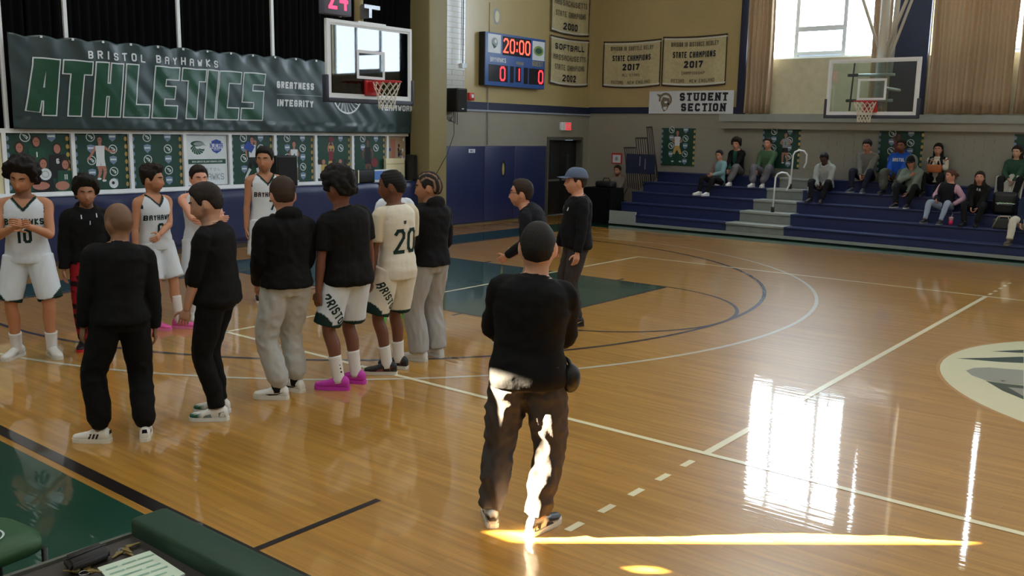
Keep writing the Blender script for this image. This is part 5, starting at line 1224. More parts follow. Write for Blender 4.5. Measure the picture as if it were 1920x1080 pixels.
    # ---- socks and shoes
    if socks:
        for i in (0, 1):
            g = Geo(); hgt = socks[1]*s; up_ = (KN[i]-AN[i]).normalized(); g.limb([AN[i]-Vector((0, 0, .03*s)), AN[i]+up_*hgt*.5, AN[i]+up_*hgt], [.047*s, .050*s, .057*s], n=14, round_end=False); o = g.mesh('sock', root, fabric); vcol(o, rgb(*(socks[0] if not isinstance(socks[0][0], tuple) else socks[0][i])))
            if len(socks) > 2:
                g = Geo(); sd = Vector((TOE[i].y, -TOE[i].x, 0))*((-1, 1)[i])
                for q in range(4):
                    c = AN[i]+up_*hgt*(.35+.15*q)-TOE[i]*.038*s+sd*.022*s; g.ellipsoid(c, (up_*.010*s, TOE[i]*.008*s, sd*.012*s), 8, 5)
                m2 = g.mesh('sock_mark', o, fabric); vcol(m2, rgb(*socks[2]))
    if shoes:
        for i in (0, 1):
            shoe(root, AN[i], TOE[i], s*(shoes[3] if len(shoes) > 3 else 1), foot_z[i], *shoes[:3], side=(-1, 1)[i])
    return out
def shoe(root, an, toe, s, z0, upper, sole, marks=None, side=1):
    X = Vector((toe.y, -toe.x, 0)); base = Vector((an.x, an.y, z0))
    def sec(y, hw, h, zb, n=16):
        out = []
        for q in range(n):
            a = 2*math.pi*q/n; cx, sx = math.cos(a), math.sin(a)
            xx = hw*abs(cx)**.7*(1 if cx > 0 else -1); zz = zb+h*(.5+.5*sx) if sx > 0 else zb+h*.5*(1-abs(sx)**.5)
            if sx > 0: xx *= 1-.35*sx*sx
            out.append(base+toe*y*s+X*xx*s+Vector((0, 0, zz*s)))
        return out
    g = Geo(); g.rings([sec(-.082, .020, .040, .028), sec(-.078, .030, .075, .022), sec(-.055, .037, .098, .02), sec(-.02, .039, .100, .02), (sec(.02, .040, .098, .02)), sec(.06, .042, .078, .02), sec(.10, .046, .060, .02), sec(.14, .047, .050, .02), sec(.175, .041, .042, .02), sec(.198, .028, .034, .022), sec(.208, .012, .02, .026)])
    o = g.mesh('shoe', root, shoe_m); 
    if not callable(upper): vcol(o, rgb(*upper))
    else:
        def f(co, b=base, t=toe): q = co-b; return rgb(*upper(q.dot(t)/s, q.dot(X)/s*side, q.z/s))
        vcol(o, f)
    g = Geo(); pts = [(-.088, .016), (-.078, .034), (-.04, .041), (.02, .041), (.08, .046), (.135, .050), (.18, .043), (.204, .028), (.214, .010)]
    ring = [base+toe*y*s+X*w*s for y, w in pts]+[base+toe*y*s-X*w*s for y, w in reversed(pts)]
    g.rings([[p+Vector((0, 0, .001)) for p in ring], [p+Vector((0, 0, .016*s)) for p in ring], [p*1.0+Vector((0, 0, .030*s)) for p in ring]])
    so = g.mesh('sole', o, shoe_m); vcol(so, rgb(*sole)); so.data.polygons.foreach_set('use_smooth', [False]*len(so.data.polygons))
    if marks:
        kind, col = marks[0], marks[1]; bv = BVHTree.FromPolygons([tuple(v.co) for v in o.data.vertices], [tuple(p.vertices) for p in o.data.polygons]); g = Geo()
        for sd in (-1, 1):
            shapes = []
            if kind == 'stripes': shapes = [[(.005+.027*k, .035), (.020+.027*k, .035), (.003+.027*k, .075), (-.012+.027*k, .075)] for k in range(3)]
            elif kind == 'tick': shapes = [[(.10, .045), (.06, .036), (.0, .042), (-.06, .070), (.0, .052), (.06, .050)]]
            elif kind == 'panel': shapes = [[(-.07, .035), (-.02, .035), (-.02, .07), (-.06, .08)], [(.03, .032), (.10, .032), (.08, .05), (.04, .06)]]
            elif kind == 'heel': shapes = [[(-.078, .055), (-.055, .05), (-.05, .10), (-.07, .10)]]
            for sp_ in shapes:
                pts = []
                for a, c in sp_:
                    og = base+toe*a*s+Vector((0, 0, c*s))+X*sd*.2; h = bv.ray_cast(og, -X*sd)
                    pts.append((h[0] if h[0] else og-X*sd*.16)+X*sd*.0025)
                i0 = len(g.v); g.v += [tuple(p) for p in pts]; idx = list(range(i0, i0+len(pts))); g.f.append(tuple(idx if sd > 0 else idx[::-1]))
            if kind == 'stripes' or kind == 'heel':
                pts = [base-toe*.0785*s+X*a*.02*s+Vector((0, 0, c*s))-toe*.003 for a, c in ((-1, .07), (1, .07), (.8, .1), (-.8, .1))]; i0 = len(g.v); g.v += [tuple(p) for p in pts]; g.f.append((i0, i0+1, i0+2, i0+3))
        mo = g.mesh('side_mark', o, shoe_m); vcol(mo, rgb(*col))
    return o
def project(o, P, name, shapes, col, facing=1, lift=.004, ax=None):
    """lay flat print (2-D polygons in x, z of the wearer) onto a garment by casting rays along the wearer's depth axis"""
    me = o.data; bv = BVHTree.FromPolygons([tuple(v.co) for v in me.vertices], [tuple(p.vertices) for p in me.polygons]); g = Geo()
    X, Y, T = ax if ax else P['axes'](.6); Z = Vector((0, 0, 1)); Y = Y*facing; Xv = X*facing
    org = P['spine'](.6); org = Vector((org.x, org.y, 0))
    for sh in shapes:
        pts = []
        for a, c in sh:
            p0 = org-Xv*a*1.0+Z*c+Y*.6; h = bv.ray_cast(p0, -Y)
            if h[0] is None: pts = None; break
            pts.append(h[0]+Y*lift)
        if not pts: continue
        i0 = len(g.v); g.v += [tuple(p) for p in pts]; g.f.append(tuple(range(i0, i0+len(pts))))
    if not g.f: return
    m = g.mesh(name, o, fabric); vcol(m, rgb(*col)); return m
def txt(t, cx, z, h, w, th, gap, step=.02, arch=0):
    q, wd = strokes(t, h, w, th, gap, step=step); return [[(cx+a, z+c-arch*(a/wd*2)**2) for a, c in p] for p in q]
def finish_people():
    dg = bpy.context.evaluated_depsgraph_get(); dg.update(); new = []
    for o, mat, post in JOBS:
        new.append(bpy.data.meshes.new_from_object(o.evaluated_get(dg)))
    for (o, mat, post), me in zip(JOBS, new):
        old = o.data; o.modifiers.clear(); me.name = o.name; o.data = me; bpy.data.meshes.remove(old)
        me.materials.clear(); me.materials.append(mat); me.polygons.foreach_set('use_smooth', [True]*len(me.polygons))
        post(o)
    JOBS.clear()
# ------------------------------------------------------------------ the people
def gxy(u, v): p = at(u, v, 2, 0); return p.x, p.y
WHT = (216, 225, 234); BLK = (12, 12, 14); NAVYT = (24, 30, 44)
GREEN_T = (26, 50, 46)
def jersey_col(c=WHT):
    return c
def shorts_col(s, knee):
    def f(co): return rgb(*(GREEN_T if co.z < knee else WHT))
    return f
def word(z, h=.062): return txt('BAYHAWKS', 0, z, h, .034, .0125, .009, arch=.0)
# 1 - number ten, clapping, far left of the line
x, y = gxy(66, 668)
A = person('player in white number ten jersey with a round afro clasping his hands', x, y, -30, 1.92, skin=(168, 116, 84), hair='afro', hair_col=(22, 17, 15), beard=.55, b=1.02,
  top=('jersey', WHT, dict(prints=(('jersey_lettering', word(1.335), GREEN_T, 1), ('jersey_number', txt('10', 0, 1.16, .135, .075, .026, .022), GREEN_T, 1)))),
  bottom=('shorts', WHT, dict(trim=GREEN_T)), socks=((224, 224, 224), .15), shoes=((226, 226, 222), (214, 214, 206), ('panel', (190, 190, 190))),
  feet=((-.15, .03, 22), (.15, -.03, -28)), hands=((-.035, .29, 1.26), (.045, .28, 1.25)), poles=((-.7, -.3, -1), (.7, -.3, -1)), palms=((1, .1, .1), (-1, .1, .1)), curl=.35, head=(-14, -14, -8), seed=1)
# 2 - curly haired man in black, red plaid trousers
x, y = gxy(178, 650)
B = person('curly haired man in black hoodie and red plaid trousers', x, y, -18, 1.74, skin=(150, 104, 78), hair='mop', hair_col=(20, 16, 14), beard=.45, b=1.04,
  top=('hoodie', BLK, dict(hood=True, prints=(('drawstring', [[(-.075, 1.36), (-.065, 1.36), (-.065, 1.40), (-.075, 1.40)], [(.07, 1.37), (.08, 1.37), (.08, 1.41), (.07, 1.41)], [(.0, 1.30), (.008, 1.30), (.01, 1.34), (.002, 1.34)]], WHT, 1),))),
  bottom=('pants', lambda co: rgb(*((150, 26, 34) if ((int(co.z*18) + int((co.x+co.y*.7)*30+50)) % 3) else (34, 14, 18)))), shoes=((26, 24, 26), (196, 40, 48), ('panel', (200, 200, 200))),
  feet=((-.10, .04, 10), (.11, .02, -20)), hands=((-.25, .05, .80), (.27, .04, .79)), head=(-6, -4, 0), seed=2)
# 3 - bald coach from behind
x, y = gxy(238, 826)
C = person('bald man in black sweatshirt and trousers seen from behind', x, y, 158, 1.755, skin=(128, 94, 70), hair='stubble', hair_col=(40, 32, 28), b=1.03, face=True, beard=.3,
  top=('sweater', BLK, dict(belly=.03, hem=-.02)), bottom=('sweats', (12, 12, 13)), shoes=((232, 230, 220), (226, 222, 206), ('stripes', (30, 32, 48))),
  feet=((-.18, .05, 58), (.13, -.02, -10)), hands=((-.26, .06, .83), (.245, .03, .82)), poles=((-.6, -1, 0), (.6, -1, 0)), head=(22, -6, 0), twist=3, lean=(.03, .02), seed=3)
# 4 - jersey player with pink shoes looking right
x, y = gxy(300, 612)
D = person('player in white jersey with pink shoes looking to the side, hand at his belly', x, y, 2, 1.83, skin=(166, 116, 86), hair='curly', hair_col=(30, 22, 18), beard=.4,
  top=('jersey', WHT, dict(prints=(('jersey_lettering', word(1.24, .06), GREEN_T, 1), ('jersey_number', txt('0', 0.0, 1.075, .13, .085, .026, .02), GREEN_T, 1)))),
  bottom=('shorts', WHT), socks=((226, 222, 220), .28), shoes=((226, 92, 170), (236, 140, 190)), feet=((-.10, .24, 30), (.12, .10, 20)), lean=(0, -.03), hands=((.10, .24, 1.08), (.28, .04, .82)), poles=((-1, -.3, -.3), (.6, -1, 0)),
  palms=((.2, -1, 0), (-1, .3, 0)), curl=.9, head=(34, -2, 0), seed=4)
# 5 - player behind the profile man
x, y = gxy(382, 598)
E5 = person('short haired player in white half hidden behind the bearded man, arm folded', x, y, -22, 1.83, skin=(196, 142, 118), hair='short', hair_col=(34, 24, 20),
  top=('jersey', WHT), bottom=('shorts', WHT), socks=((224, 224, 224), .2), shoes=((226, 226, 226), (220, 220, 214)), hands=((-.02, .22, 1.18), (-.12, .30, 1.22)), poles=((-.4, .2, -1), (1, .1, -.6)), palms=((-.3, -1, 0), (.3, -1, 0)), curl=.9, head=(8, -6, 0), seed=5)
# 6 - bearded man in profile
x, y = gxy(414, 781)
F = person('bearded man in black long sleeved shirt standing in profile with green toed sneakers', x, y, 214, 1.86, skin=(176, 134, 112), hair='short', hair_col=(38, 30, 26), beard=.5, b=1.12,
  top=('long', (13, 13, 15), dict(belly=.06, sleeve=.72, hem=-.06)), bottom=('pants', (12, 12, 13), dict(belly=.03)),
  shoes=(lambda a, c, h: (30, 92, 70) if (a > .13 and h < .06) else (228, 228, 224), (224, 226, 222), ('panel', (120, 130, 130))), feet=((-.09, -.01, 8), (.10, .05, 0)), hands=((-.20, .16, .84), (.24, .08, .86)), poles=((-.7, -1, 0), (.7, -1, 0)), head=(10, -16, 0), lean=(0, .02), seed=6)
# 7 - tall number seven
x, y = gxy(503, 562)
G = person('very tall player in white number seven jersey looking to his right', x, y, -20, 2.03, skin=(160, 112, 84), hair='short', hair_col=(20, 16, 14), beard=.3, b=.94,
  top=('jersey', WHT, dict(prints=(('jersey_lettering', word(1.40), (60, 30, 36), 1), ('jersey_number', txt('7', .06, 1.22, .14, .09, .026, .02), GREEN_T, 1)))),
  bottom=('shorts', WHT), socks=((224, 224, 224), .2), shoes=((30, 30, 34), (220, 220, 214)), hands=((-.235, .05, .80), (.25, .03, .80)), head=(-32, -4, 0), seed=7)
# 8 - black hoodie, grey sweatpants
x, y = gxy(542, 743)
Hh = person('man in black hoodie and pale grey sweatpants seen from behind', x, y, 166, 1.88, skin=(184, 132, 108), hair='short', hair_col=(58, 42, 32), b=1.06, beard=.2,
  top=('hoodie', (12, 12, 14), dict(hem=.0)), bottom=('sweats', (186, 188, 186), dict(fold=1.2)), shoes=((230, 230, 224), (228, 226, 214), ('tick', (30, 30, 34))), socks=((22, 22, 24), .12),
  feet=((-.10, -.02, 48), (.11, .10, 20)), hands=((-.16, .20, .95), (.15, .22, .95)), poles=((-.5, -1, -.2), (.5, -1, -.2)), palms=((.3, -1, 0), (-.3, -1, 0)), head=(-14, -14, 0), seed=8)
# 9 - black tee, white shorts, magenta shoes
x, y = gxy(655, 725)
I9 = person('player in black tee shirt and white shorts with magenta shoes', x, y, 172, 1.94, skin=(104, 66, 50), hair='mop', hair_col=(18, 15, 14), b=1.05,
  top=('tee', (14, 14, 16), dict(hem=-.09, off=.012)), bottom=('shorts', WHT, dict(trim=GREEN_T, prints=(('shorts_lettering', [[(-.19+(a*.5+c*.866)*1, .72+(-a*.866+c*.5)) for a, c in q] for q in strokes('BRISTOL', .075, .045, .014, .012, step=.02)[0]], GREEN_T, -1),))), socks=((226, 224, 220), .20, (24, 24, 28)), shoes=((190, 52, 168), (196, 60, 176)), feet=((-.11, -.02, 40), (.11, .06, 30)),
  hands=((-.27, .03, .78), (.27, .04, .80)), poles=((-.8, -1, 0), (.8, -1, 0)), head=(14, -12, 0), lean=(-.05, 0), seed=9)
# 10 - number twenty
x, y = gxy(744, 698)
J = person('player in white number twenty jersey over a tee shirt seen from behind', x, y, 172, 1.93, skin=(98, 62, 46), hair='waves', hair_col=(18, 15, 14), b=.96, beard=.3,
  top=('jersey', (226, 222, 208), dict(tee=(214, 206, 184), hem=-.13, prints=(('jersey_number', txt('20', .02, 1.17, .23, .115, .032, .028), GREEN_T, -1), ('collar_mark', [[(-.014, 1.475), (.014, 1.475), (.012, 1.45), (0, 1.44), (-.012, 1.45)]], (60, 66, 70), -1)))),
  bottom=('shorts', (226, 222, 208), dict(trim=GREEN_T, prints=(('shorts_lettering', [[(-.17+(a*.5+c*.866)*1, .74+(-a*.866+c*.5)) for a, c in q] for q in strokes('BRISTOL', .07, .042, .013, .012, step=.02)[0]], GREEN_T, -1),))), socks=((226, 224, 220), .17), shoes=((22, 22, 26), (214, 214, 206), ('panel', (120, 70, 60))), feet=((-.10, .0, 46), (.10, .10, 30)), hands=((-.25, .06, .80), (.22, .18, .92)), head=(38, -8, 0), lean=(-.02, 0), seed=10)
# 11 - hidden player with green shoes
x, y = gxy(742, 598)
J2 = person('player in white with bright green shoes hidden behind number twenty', x, y, -24, 1.78, skin=(120, 80, 60), hair='short', hair_col=(20, 16, 14), top=('jersey', WHT, dict(tee=WHT)), bottom=('pants', (24, 24, 28)), shoes=((70, 170, 70), (90, 200, 90)), feet=((-.16, .0, 24), (.17, 0, -24)), seed=11)
# 12 - braids
x, y = gxy(806, 673)
K = person('man with braided hair in black hoodie and wide grey sweatpants', x, y, 176, 1.885, skin=(156, 110, 84), hair='braids', hair_col=(28, 22, 20), b=.98, beard=.15,
  top=('hoodie', (15, 15, 19), dict(hem=.0)), bottom=('wide', (174, 174, 174), dict(fold=1.3)), shoes=((226, 226, 222), (220, 220, 214)), feet=((-.12, .02, 20), (.12, .03, -4)), hands=((-.15, .22, .98), (.16, .22, .98)), poles=((-.5, -1, -.2), (.5, -1, -.2)), palms=((.3, -1, 0), (-.3, -1, 0)), head=(40, -6, 0), seed=12)
# 13 - glasses
x, y = gxy(1006, 645)
L = person('man in glasses and dark pullover leaning forward in profile', x, y, 205, 1.82, skin=(182, 132, 108), hair='short', hair_col=(46, 34, 28), beard=.35, b=1.05,
  top=('long', (20, 23, 30), dict(hem=.03)), bottom=('pants', (176, 150, 124)), shoes=((22, 22, 26), (200, 200, 196)), feet=((-.10, .26, 10), (.10, -.05, 0)), hands=((-.20, .30, .98), (.20, .26, 1.0)), poles=((-.6, -1, 0), (.6, -1, 0)), lean=(0, .16), head=(6, 2, 0), seed=13)
e = L['HF']; s_ = L['s']; mbg = MB()
for sx in (-1, 1): mbg.tube([tuple(e @ (Vector((sx*(.033+.022*math.cos(q*.5236)), .098, .010+.016*math.sin(q*.5236)))*s_)) for q in range(13)], .0022, blackp, 5)
mbg.tube([tuple(e @ (Vector(p)*s_)) for p in ((.055, .098, .012), (.074, .06, .012), (.082, -.01, .012))], .0022, blackp, 5); mbg.tube([tuple(e @ (Vector(p)*s_)) for p in ((-.055, .098, .012), (-.074, .06, .012), (-.082, -.01, .012))], .0022, blackp, 5)
mbg.tube([tuple(e @ (Vector(p)*s_)) for p in ((-.011, .099, .012), (.011, .099, .012))], .0022, blackp, 5); mbg.build('glasses', L['root'])
# 14 - cap man
x, y = gxy(1076, 608)
Mn = person('man in a grey blue cap, dark sweatshirt and grey trousers by the key', x, y, 232, 1.87, skin=(184, 134, 110), hair='short', hair_col=(48, 36, 30), b=1.16,
  top=('sweater', (14, 15, 20), dict(belly=.03, hem=-.06, prints=(('chest_mark', [[(.07, 1.395), (.10, 1.395), (.112, 1.43), (.095, 1.44)]], (224, 224, 228), 1), ('chest_emblem', [[(-.10, 1.38), (-.085, 1.385), (-.07, 1.43), (-.085, 1.45), (-.10, 1.42)]], (214, 216, 220), 1)))), bottom=('pants', (62, 58, 58)), shoes=((28, 28, 32), (40, 40, 44), ('tick', (220, 200, 150))),
  feet=((-.11, .0, 6), (.11, .04, -6)), hands=((-.29, .08, .82), (.28, .14, .84)), poles=((-.8, -1, 0), (.8, -1, 0)), head=(-6, 4, 0), seed=14)
def cap(P, col, brim=True, nm='cap'):
    e = P['HF']; s = P['s']; g = Geo(); R = []
    for j in range(16):
        el = (.10+.3999*j/15)*math.pi; R.append([e @ ((head_pt(-math.pi+2*math.pi*i/40, el)*1.0+head_pt(-math.pi+2*math.pi*i/40, el).normalized()*(.022+.006*math.sin(j/15*3.1)))*s) for i in range(40)])
    R.insert(0, [e @ ((head_pt(-math.pi+2*math.pi*i/40, .10*math.pi)+head_pt(-math.pi+2*math.pi*i/40, .10*math.pi).normalized()*.008)*s) for i in range(40)])
    g.rings(R); o = g.mesh(nm, P['root'], fabric); vcol(o, rgb(*col))
    if brim:
        g = Geo(); up_, lo = [], []
        pts = []
        for q in range(15):
            a = -1.15+2.3*q/14; pts.append(Vector((.088*math.sin(a), .088*math.cos(a)+.012, .045)))
        outp = [Vector((.080*math.sin(-1.25+2.5*q/14), .105+.085*math.cos((-1.25+2.5*q/14)*1.05), .034-.008*abs(math.sin(-1.25+2.5*q/14)))) for q in range(15)]
        rg = pts+list(reversed(outp)); g.rings([[e @ (p*s) for p in rg], [e @ ((p+Vector((0, 0, .006)))*s) for p in rg]]); b = g.mesh('brim', o, fabric); vcol(b, rgb(*col)); b.data.polygons.foreach_set('use_smooth', [False]*len(b.data.polygons))
    return o
cap(Mn, (92, 104, 128))
# 15 - front man with folded arms, his back to us
x, y = gxy(984, 988)
N = person('broad man in black sweatshirt with folded arms standing nearest, sunlit from behind', x, y, 128, 1.80, skin=(186, 138, 112), hair='buzz', hair_col=(30, 26, 24), b=1.14,
  top=('long', (14, 14, 16), dict(hem=-.10, off=.010, fold=1.5)), bottom=('pants', (70, 64, 62), dict(fold=2.6, r=.014, seat=.004)),
  shoes=(lambda a, c, h: (28, 28, 34) if (h > .045 and (a < -.02 or a > .06) and h < .085) else (226, 226, 222), (224, 222, 212), ('panel', (40, 44, 60))), feet=((-.20, .05, 8), (.075, -.06, -38)), lean=(.035, 0),
  hands=((.0, .24, 1.12), (-.01, .22, 1.08)), poles=((-.8, .0, -.8), (.8, .0, -.8)), palms=((0, -1, .2), (0, -1, .2)), curl=.7, head=(-3, -3, 0), hs=1.27, seed=15)
# black pouch on the front man's belt
X_, Y_, T_ = N['axes'](0.0); R0 = N['root'].matrix_basis; c = R0 @ (N['spine'](.0)+X_*.245+Vector((0, -.02, -.02)))
t = thing('belt_pouch', 'round black pouch hanging at the hip of the nearest man', 'pouch', c)
g = Geo(); g.ellipsoid((0, 0, 0), ((.055, 0, 0), (0, .06, 0), (0, 0, .085)), 18, 12); o = g.mesh('pouch_body', t, blackp)
g = Geo(); g.limb([(0, 0, .07), (-.02, .0, .10), (-.05, 0, .115)], [.012, .012, .010], n=8); o = g.mesh('clip', t, blackm)
# ------------------------------------------------------------------ spectators on the bleachers
SEATED = []
def seated(label, u, v, row, drop=1, H=1.75, ang=-90, dx=0, **k):
    yy = BY0+BD*row+.13; X = at(u, v, 1, yy).x; fz = ROWZ[row-drop]-(.0 if drop == 1 else .0) if row-drop >= 0 else 0
    k.setdefault('feet', ((-.13, .40+.13*drop, 8), (.13, .42+.13*drop, -8))); k.setdefault('hands', ((-.10, .34, k.pop('hz', .62)), (.10, .34, .62)))
    s = H/1.8; sit = ROWZ[row]-fz
    hs = k['hands']; k['hands'] = tuple((a, b_, c+(sit/s-.45)) for a, b_, c in hs)
    k.setdefault('poles', ((-1, -.6, -.3), (1, -.6, -.3)))
    p = person(label, X, yy, ang, H, z=fz, sit=sit, near=False, group='seated spectators', **k); SEATED.append(p); return p
GRY = (150, 152, 146)
s2 = seated('boy with dark hair and pale blue shirt slouching in black trousers on the bleachers', 1347, 345, 3, 1, 1.62, -112, skin=(168, 120, 98), hair='short', hair_col=(30, 24, 22), top=('sweater', lambda co: rgb(*((120, 156, 164) if co.x < .05 else (150, 130, 122)))), bottom=('pants', (20, 20, 22)), shoes=((226, 226, 220), (220, 220, 214)), lean=(.05, -.05), hands=((-.06, .28, .74), (.16, .16, .66)), feet=((-.20, .58, 5), (.14, .56, -8)), head=(18, -4, 0), seed=21)
s3 = seated('dark haired boy in black jacket over a green shirt, hands together', 1382, 310, 4, 1, 1.72, -96, skin=(176, 128, 106), hair='mop', hair_col=(36, 28, 24), top=('sweater', lambda co: rgb(*((34, 84, 70) if abs(co.x) < .055 and co.y > 0 else (18, 18, 22)))), bottom=('sweats', (104, 102, 104)), shoes=((230, 230, 226), (222, 222, 216)), hands=((-.04, .36, .56), (.05, .36, .56)), head=(12, -10, 0), lean=(0, .06), seed=22)
s4 = seated('man in green sweatshirt and grey trousers beside the badge poster', 1438, 310, 4, 1, 1.76, -88, skin=(176, 126, 104), hair='short', hair_col=(40, 30, 26), top=('sweater', (70, 98, 72)), bottom=('sweats', (96, 94, 100)), shoes=((200, 200, 196), (214, 214, 210)), hands=((-.10, .36, .56), (.12, .36, .56)), seed=23)
s5 = seated('dark skinned person in pale grey hoodie looking down, white striped trousers', 1548, 335, 3, 1, 1.74, -90, skin=(66, 44, 36), hair='waves', hair_col=(14, 12, 12), top=('hoodie', (156, 160, 158)), bottom=('pants', lambda co: rgb(*((206, 206, 200) if co.x > .20 and co.z < .35 else (22, 22, 26)))), shoes=((24, 24, 26), (60, 60, 62)), hands=((-.07, .36, .58), (.05, .36, .58)), lean=(0, .14), head=(0, -34, 0), seed=24)
s6 = seated('man in grey sweatshirt and dark trousers left of the blue hoodie', 1627, 310, 4, 1, 1.80, -92, skin=(170, 120, 98), hair='short', hair_col=(34, 26, 24), top=('sweater', (112, 112, 104)), bottom=('jeans', (26, 30, 44)), shoes=((40, 50, 64), (160, 164, 168)), hands=((-.06, .34, .56), (.02, .36, .55)), lean=(0, .08), head=(0, -16, 0), b=1.08, seed=25)
s7 = seated('large man in bright blue hoodie with white lettering', 1688, 310, 4, 1, 1.80, -94, skin=(110, 72, 54), hair='short', hair_col=(26, 20, 18), b=1.22, beard=.4, top=('hoodie', (30, 82, 176), dict(prints=(('hoodie_lettering', txt('BRISTOL', 0, .735, .075, .034, .013, .008), (214, 220, 224), 1),))), bottom=('sweats', (74, 74, 66)), shoes=((30, 30, 34), (80, 80, 84)), hands=((-.10, .34, .57), (.10, .36, .57)), seed=26)
s8 = seated('person in grey green hoodie with hood up and black cap, chin on hand', 1713, 340, 3, 1, 1.70, -98, skin=(180, 130, 106), hair='short', hair_col=(20, 18, 18), top=('hoodie', (112, 124, 114)), bottom=('pants', (18, 18, 20)), shoes=((24, 24, 28), (190, 190, 190)), hands=((-.02, .34, .52), (-.01, .22, .92)), poles=((-1, -.6, -.3), (1, .5, -.8)), lean=(0, .16), head=(6, -12, 0), seed=27)
s9 = seated('long haired woman in white top and black vest raising both hands', 1757, 310, 4, 1, 1.68, -88, skin=(168, 122, 100), hair='long', hair_col=(26, 20, 18), b=.92, top=('sweater', lambda co: rgb(*((24, 24, 30) if abs(co.x) < .17 and not (co.y > 0 and abs(co.x) < .06) else (206, 200, 184)))), bottom=('pants', (20, 20, 22)), shoes=((20, 20, 22), (60, 60, 60)), hands=((-.02, .26, .98), (-.20, .24, 1.02)), poles=((-1, .2, -1), (1, .2, -1)), curl=.2, head=(0, -4, 0), seed=28)
s10 = seated('girl in pink sleeved jacket with black vest and pale jeans leaning on the bench', 1774, 380, 2, 1, 1.62, -104, skin=(186, 132, 110), hair='bun', hair_col=(88, 54, 38), b=.95, top=('sweater', lambda co: rgb(*((26, 26, 32) if abs(co.x) < .165 else (196, 158, 176)))), bottom=('jeans', (150, 164, 184)), shoes=((40, 40, 46), (130, 130, 134)), hands=((-.22, .10, .62), (.10, .28, .70)), lean=(-.04, -.04), head=(-30, -2, 0), feet=((-.20, .56, 10), (.16, .58, 0)), seed=29)
s11 = seated('girl with long brown hair all in black on the third bench row', 1835, 380, 2, 1, 1.62, -92, skin=(176, 124, 104), hair='long', hair_col=(46, 32, 26), b=.95, top=('hoodie', (18, 18, 18), dict(prints=(('chest_mark', [[(-.03, .75), (-.005, .75), (-.005, .80), (-.02, .80)], [(.01, .74), (.05, .74), (.04, .79), (.02, .79)]], (180, 180, 184), 1),))), bottom=('pants', (16, 16, 18)), shoes=((18, 18, 20), (40, 40, 42)), hands=((-.06, .36, .56), (.06, .36, .56)), lean=(0, .08), head=(8, 0, 0), seed=30)
s12 = seated('long haired girl in dark green jacket at the right end of the top row', 1904, 320, 4, 1, 1.66, -92, skin=(190, 150, 124), hair='long', hair_col=(40, 28, 24), b=.95, top=('sweater', (46, 76, 58)), bottom=('pants', (24, 24, 28)), shoes=((26, 26, 30), (60, 60, 62)), hands=((-.06, .34, .60), (.06, .34, .66)), head=(-10, -8, 0), seed=31)
s13 = seated('person in pale cream trousers cut off by the right edge of the photo', 1934, 410, 1, 1, 1.80, -90, skin=(170, 122, 98), hair='short', hair_col=(30, 24, 22), top=('sweater', (26, 34, 60)), bottom=('pants', (196, 190, 172)), shoes=((70, 56, 46), (120, 110, 96)), hands=((-.10, .36, .56), (.12, .36, .56)), feet=((-.12, .56, 8), (.24, .58, -8)), seed=32)
p1 = at(1158, 340, 1, 11.05)
s1 = person('bearded man seated low behind the black covered table by the guard rail', p1.x, 11.05, -86, 1.76, sit=.48, near=False, group='seated spectators', skin=(160, 112, 92), hair='short', hair_col=(44, 30, 24), beard=.7, top=('sweater', (128, 118, 110)), bottom=('jeans', (40, 46, 66)), shoes=((24, 24, 26), (50, 50, 52)), feet=((-.12, .46, 6), (.12, .46, -6)), hands=((-.10, .36, .64), (.10, .36, .64)), seed=33)
t = thing('folding_chair', 'folding chair hidden under the bearded man by the guard rail', 'chair', (p1.x, 11.05, 0)); mb = MB(); mb.rbox(-.2, .2, -.25, .17, .44, .47, .01, blackp); mb.build('seat', t)
for sx in (-.18, .18):
    mb = MB(); mb.tube([(sx, -.26, 0), (sx, .17, .45)], .012, blackm, 6); mb.build('leg', t); mb = MB(); mb.tube([(sx, .24, 0), (sx, -.1, .45), (sx, .22, .80)], .012, blackm, 6); mb.build('leg', t)
finish_people()
cap(s8, (20, 20, 22), True)
# hood worn up
e = s8['HF']; s_ = s8['s']; g = Geo(); R = []
for j in range(14):
    az0 = math.radians(-128); row = []
    for i in range(24):
        az = math.radians(62)+math.radians(236)*i/23; p = head_pt(az, (-.40+.8999*j/13)*math.pi); row.append(e @ ((p+p.normalized()*.038)*s_))
    row += [e @ ((e.inverted() @ q)/s_*.90*s_) for q in reversed(row)]
    R.append(row)
g.rings(R); o = g.mesh('hood', s8['root'], fabric); vcol(o, rgb(112, 124, 114))
# the things they brought
def prop(name, label, cat, u, v, row, dy=.0, z=None):
    yy = BY0+BD*row+.12+dy; p = at(u, v, 1, yy); return thing(name, label, cat, (p.x, yy, ROWZ[row]+.001 if z is None else z))
t = prop('shoulder_bag', 'tan orange handbag in the lap of the woman raising her hands', 'bag', 1752, 325, 4, -.30, ROWZ[4]+.27)
mb = MB(); mb.rbox(-.16, .14, -.06, .06, 0, .17, .03, M('orange_tan_leather', (168, 92, 40), .5)); mb.build('bag_body', t); mb = MB(); mb.tube([(-.12, 0, .16), (-.08, 0, .30), (.06, 0, .32), (.11, 0, .16)], .01, M('pale_strap', (200, 186, 160), .6), 6); mb.build('strap', t)
t = prop('drink_cup', 'clear cup of bright pink drink on the lower bench', 'cup', 1783, 412, 1)
mb = MB(); mb.tube([(0, 0, 0), (0, 0, .10)], [.036, .042], M('pink_drink', (220, 40, 96), .3), 16); mb.build('drink', t); mb = MB(); mb.tube([(0, 0, .10), (0, 0, .15), (0, 0, .16), (0, 0, .17)], [.042, .046, .048, .03], M('cup_clear_pink', (214, 170, 180), .2), 16); mb.build('lid', t)
mb = MB(); mb.tube([(0, 0, .16), (.02, 0, .24)], .005, ink_white, 6); mb.build('straw', t)
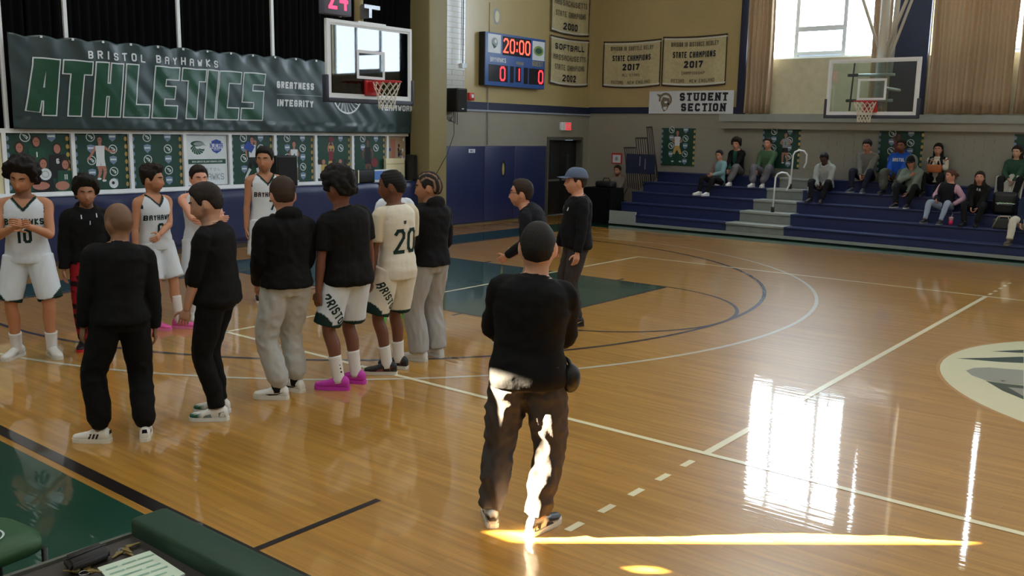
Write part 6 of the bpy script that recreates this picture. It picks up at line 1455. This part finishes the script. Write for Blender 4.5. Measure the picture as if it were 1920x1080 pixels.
t = prop('backpack', 'black backpack standing on the bench beside the girl in black', 'bag', 1885, 372, 2, .0)
mb = MB(); mb.rbox(-.22, .22, -.12, .14, 0, .46, .08, blackp); mb.build('bag_body', t); mb = MB(); mb.rbox(-.16, .16, -.17, -.11, .04, .24, .03, blackp); mb.build('front_pocket', t)
for sx in (-.12, .12):
    mb = MB(); mb.tube([(sx, .12, .42), (sx, .2, .36), (sx, .17, .12)], .018, blackp, 6); mb.build('shoulder_strap', t)
t = prop('food_tray', 'white paper tray with green and white food on the black backpack', 'tray', 1886, 378, 2, -.26, ROWZ[2]+.20)
mb = MB(); mb.grid([[(-.17+.34*i/8, -.08+.16*j/4, .01+.035*max(abs(i-4)/4, abs(j-2)/2)**3) for i in range(9)] for j in range(5)], ink_white); mb.build('tray', t); mb = MB()
for i in range(9):
    mb.rbox(-.13+.03*i-.02, -.13+.03*i+.02, -.05+.02*(i % 3), 0+.02*(i % 3), .012, .05+.01*(i % 2), .008, (M('pale_green_food', (150, 190, 130), .7) if 'pale_green_food' not in bpy.data.materials else bpy.data.materials['pale_green_food']) if i % 2 else ink_white)
mb.build('food', t, kind='stuff')
t = prop('tote_bag', 'small dark bag with pale handles at the foot of the backpack', 'bag', 1884, 408, 1)
mb = MB(); mb.rbox(-.19, .17, -.09, .09, 0, .20, .03, M('dark_olive_cloth', (54, 58, 52), .8)); mb.build('bag_body', t)
for yy in (-.095, .095):
    mb = MB(); mb.tube([(-.19, yy, .02), (-.10, yy, .25), (.08, yy, .25), (.16, yy, .02)], .011, M('pale_strap', (200, 186, 160), .6) if 'pale_strap' not in bpy.data.materials else bpy.data.materials['pale_strap'], 6); mb.build('handle', t)
t = prop('white_coat', 'pale coat draped over the bench in front of the girl in green', 'coat', 1893, 342, 4, -.30, ROWZ[4]+.01)
P = []
for j in range(15):
    f = j/14; P.append([(-.26+.52*i/20, .12-.20*f-.03*math.sin(i*.9+f*2), .25-.42*max(0, f-.25)*1.3+.03*math.sin(i*1.3+f*3)*(1-f*.3)-.10*abs(i/20-.5)) for i in range(21)])
mb = MB(); mb.grid(P, M('pale_coat_cloth', (190, 188, 176), .85)); o = mb.build('coat_body', t); o.modifiers.new('thickness', 'SOLIDIFY').thickness = .02
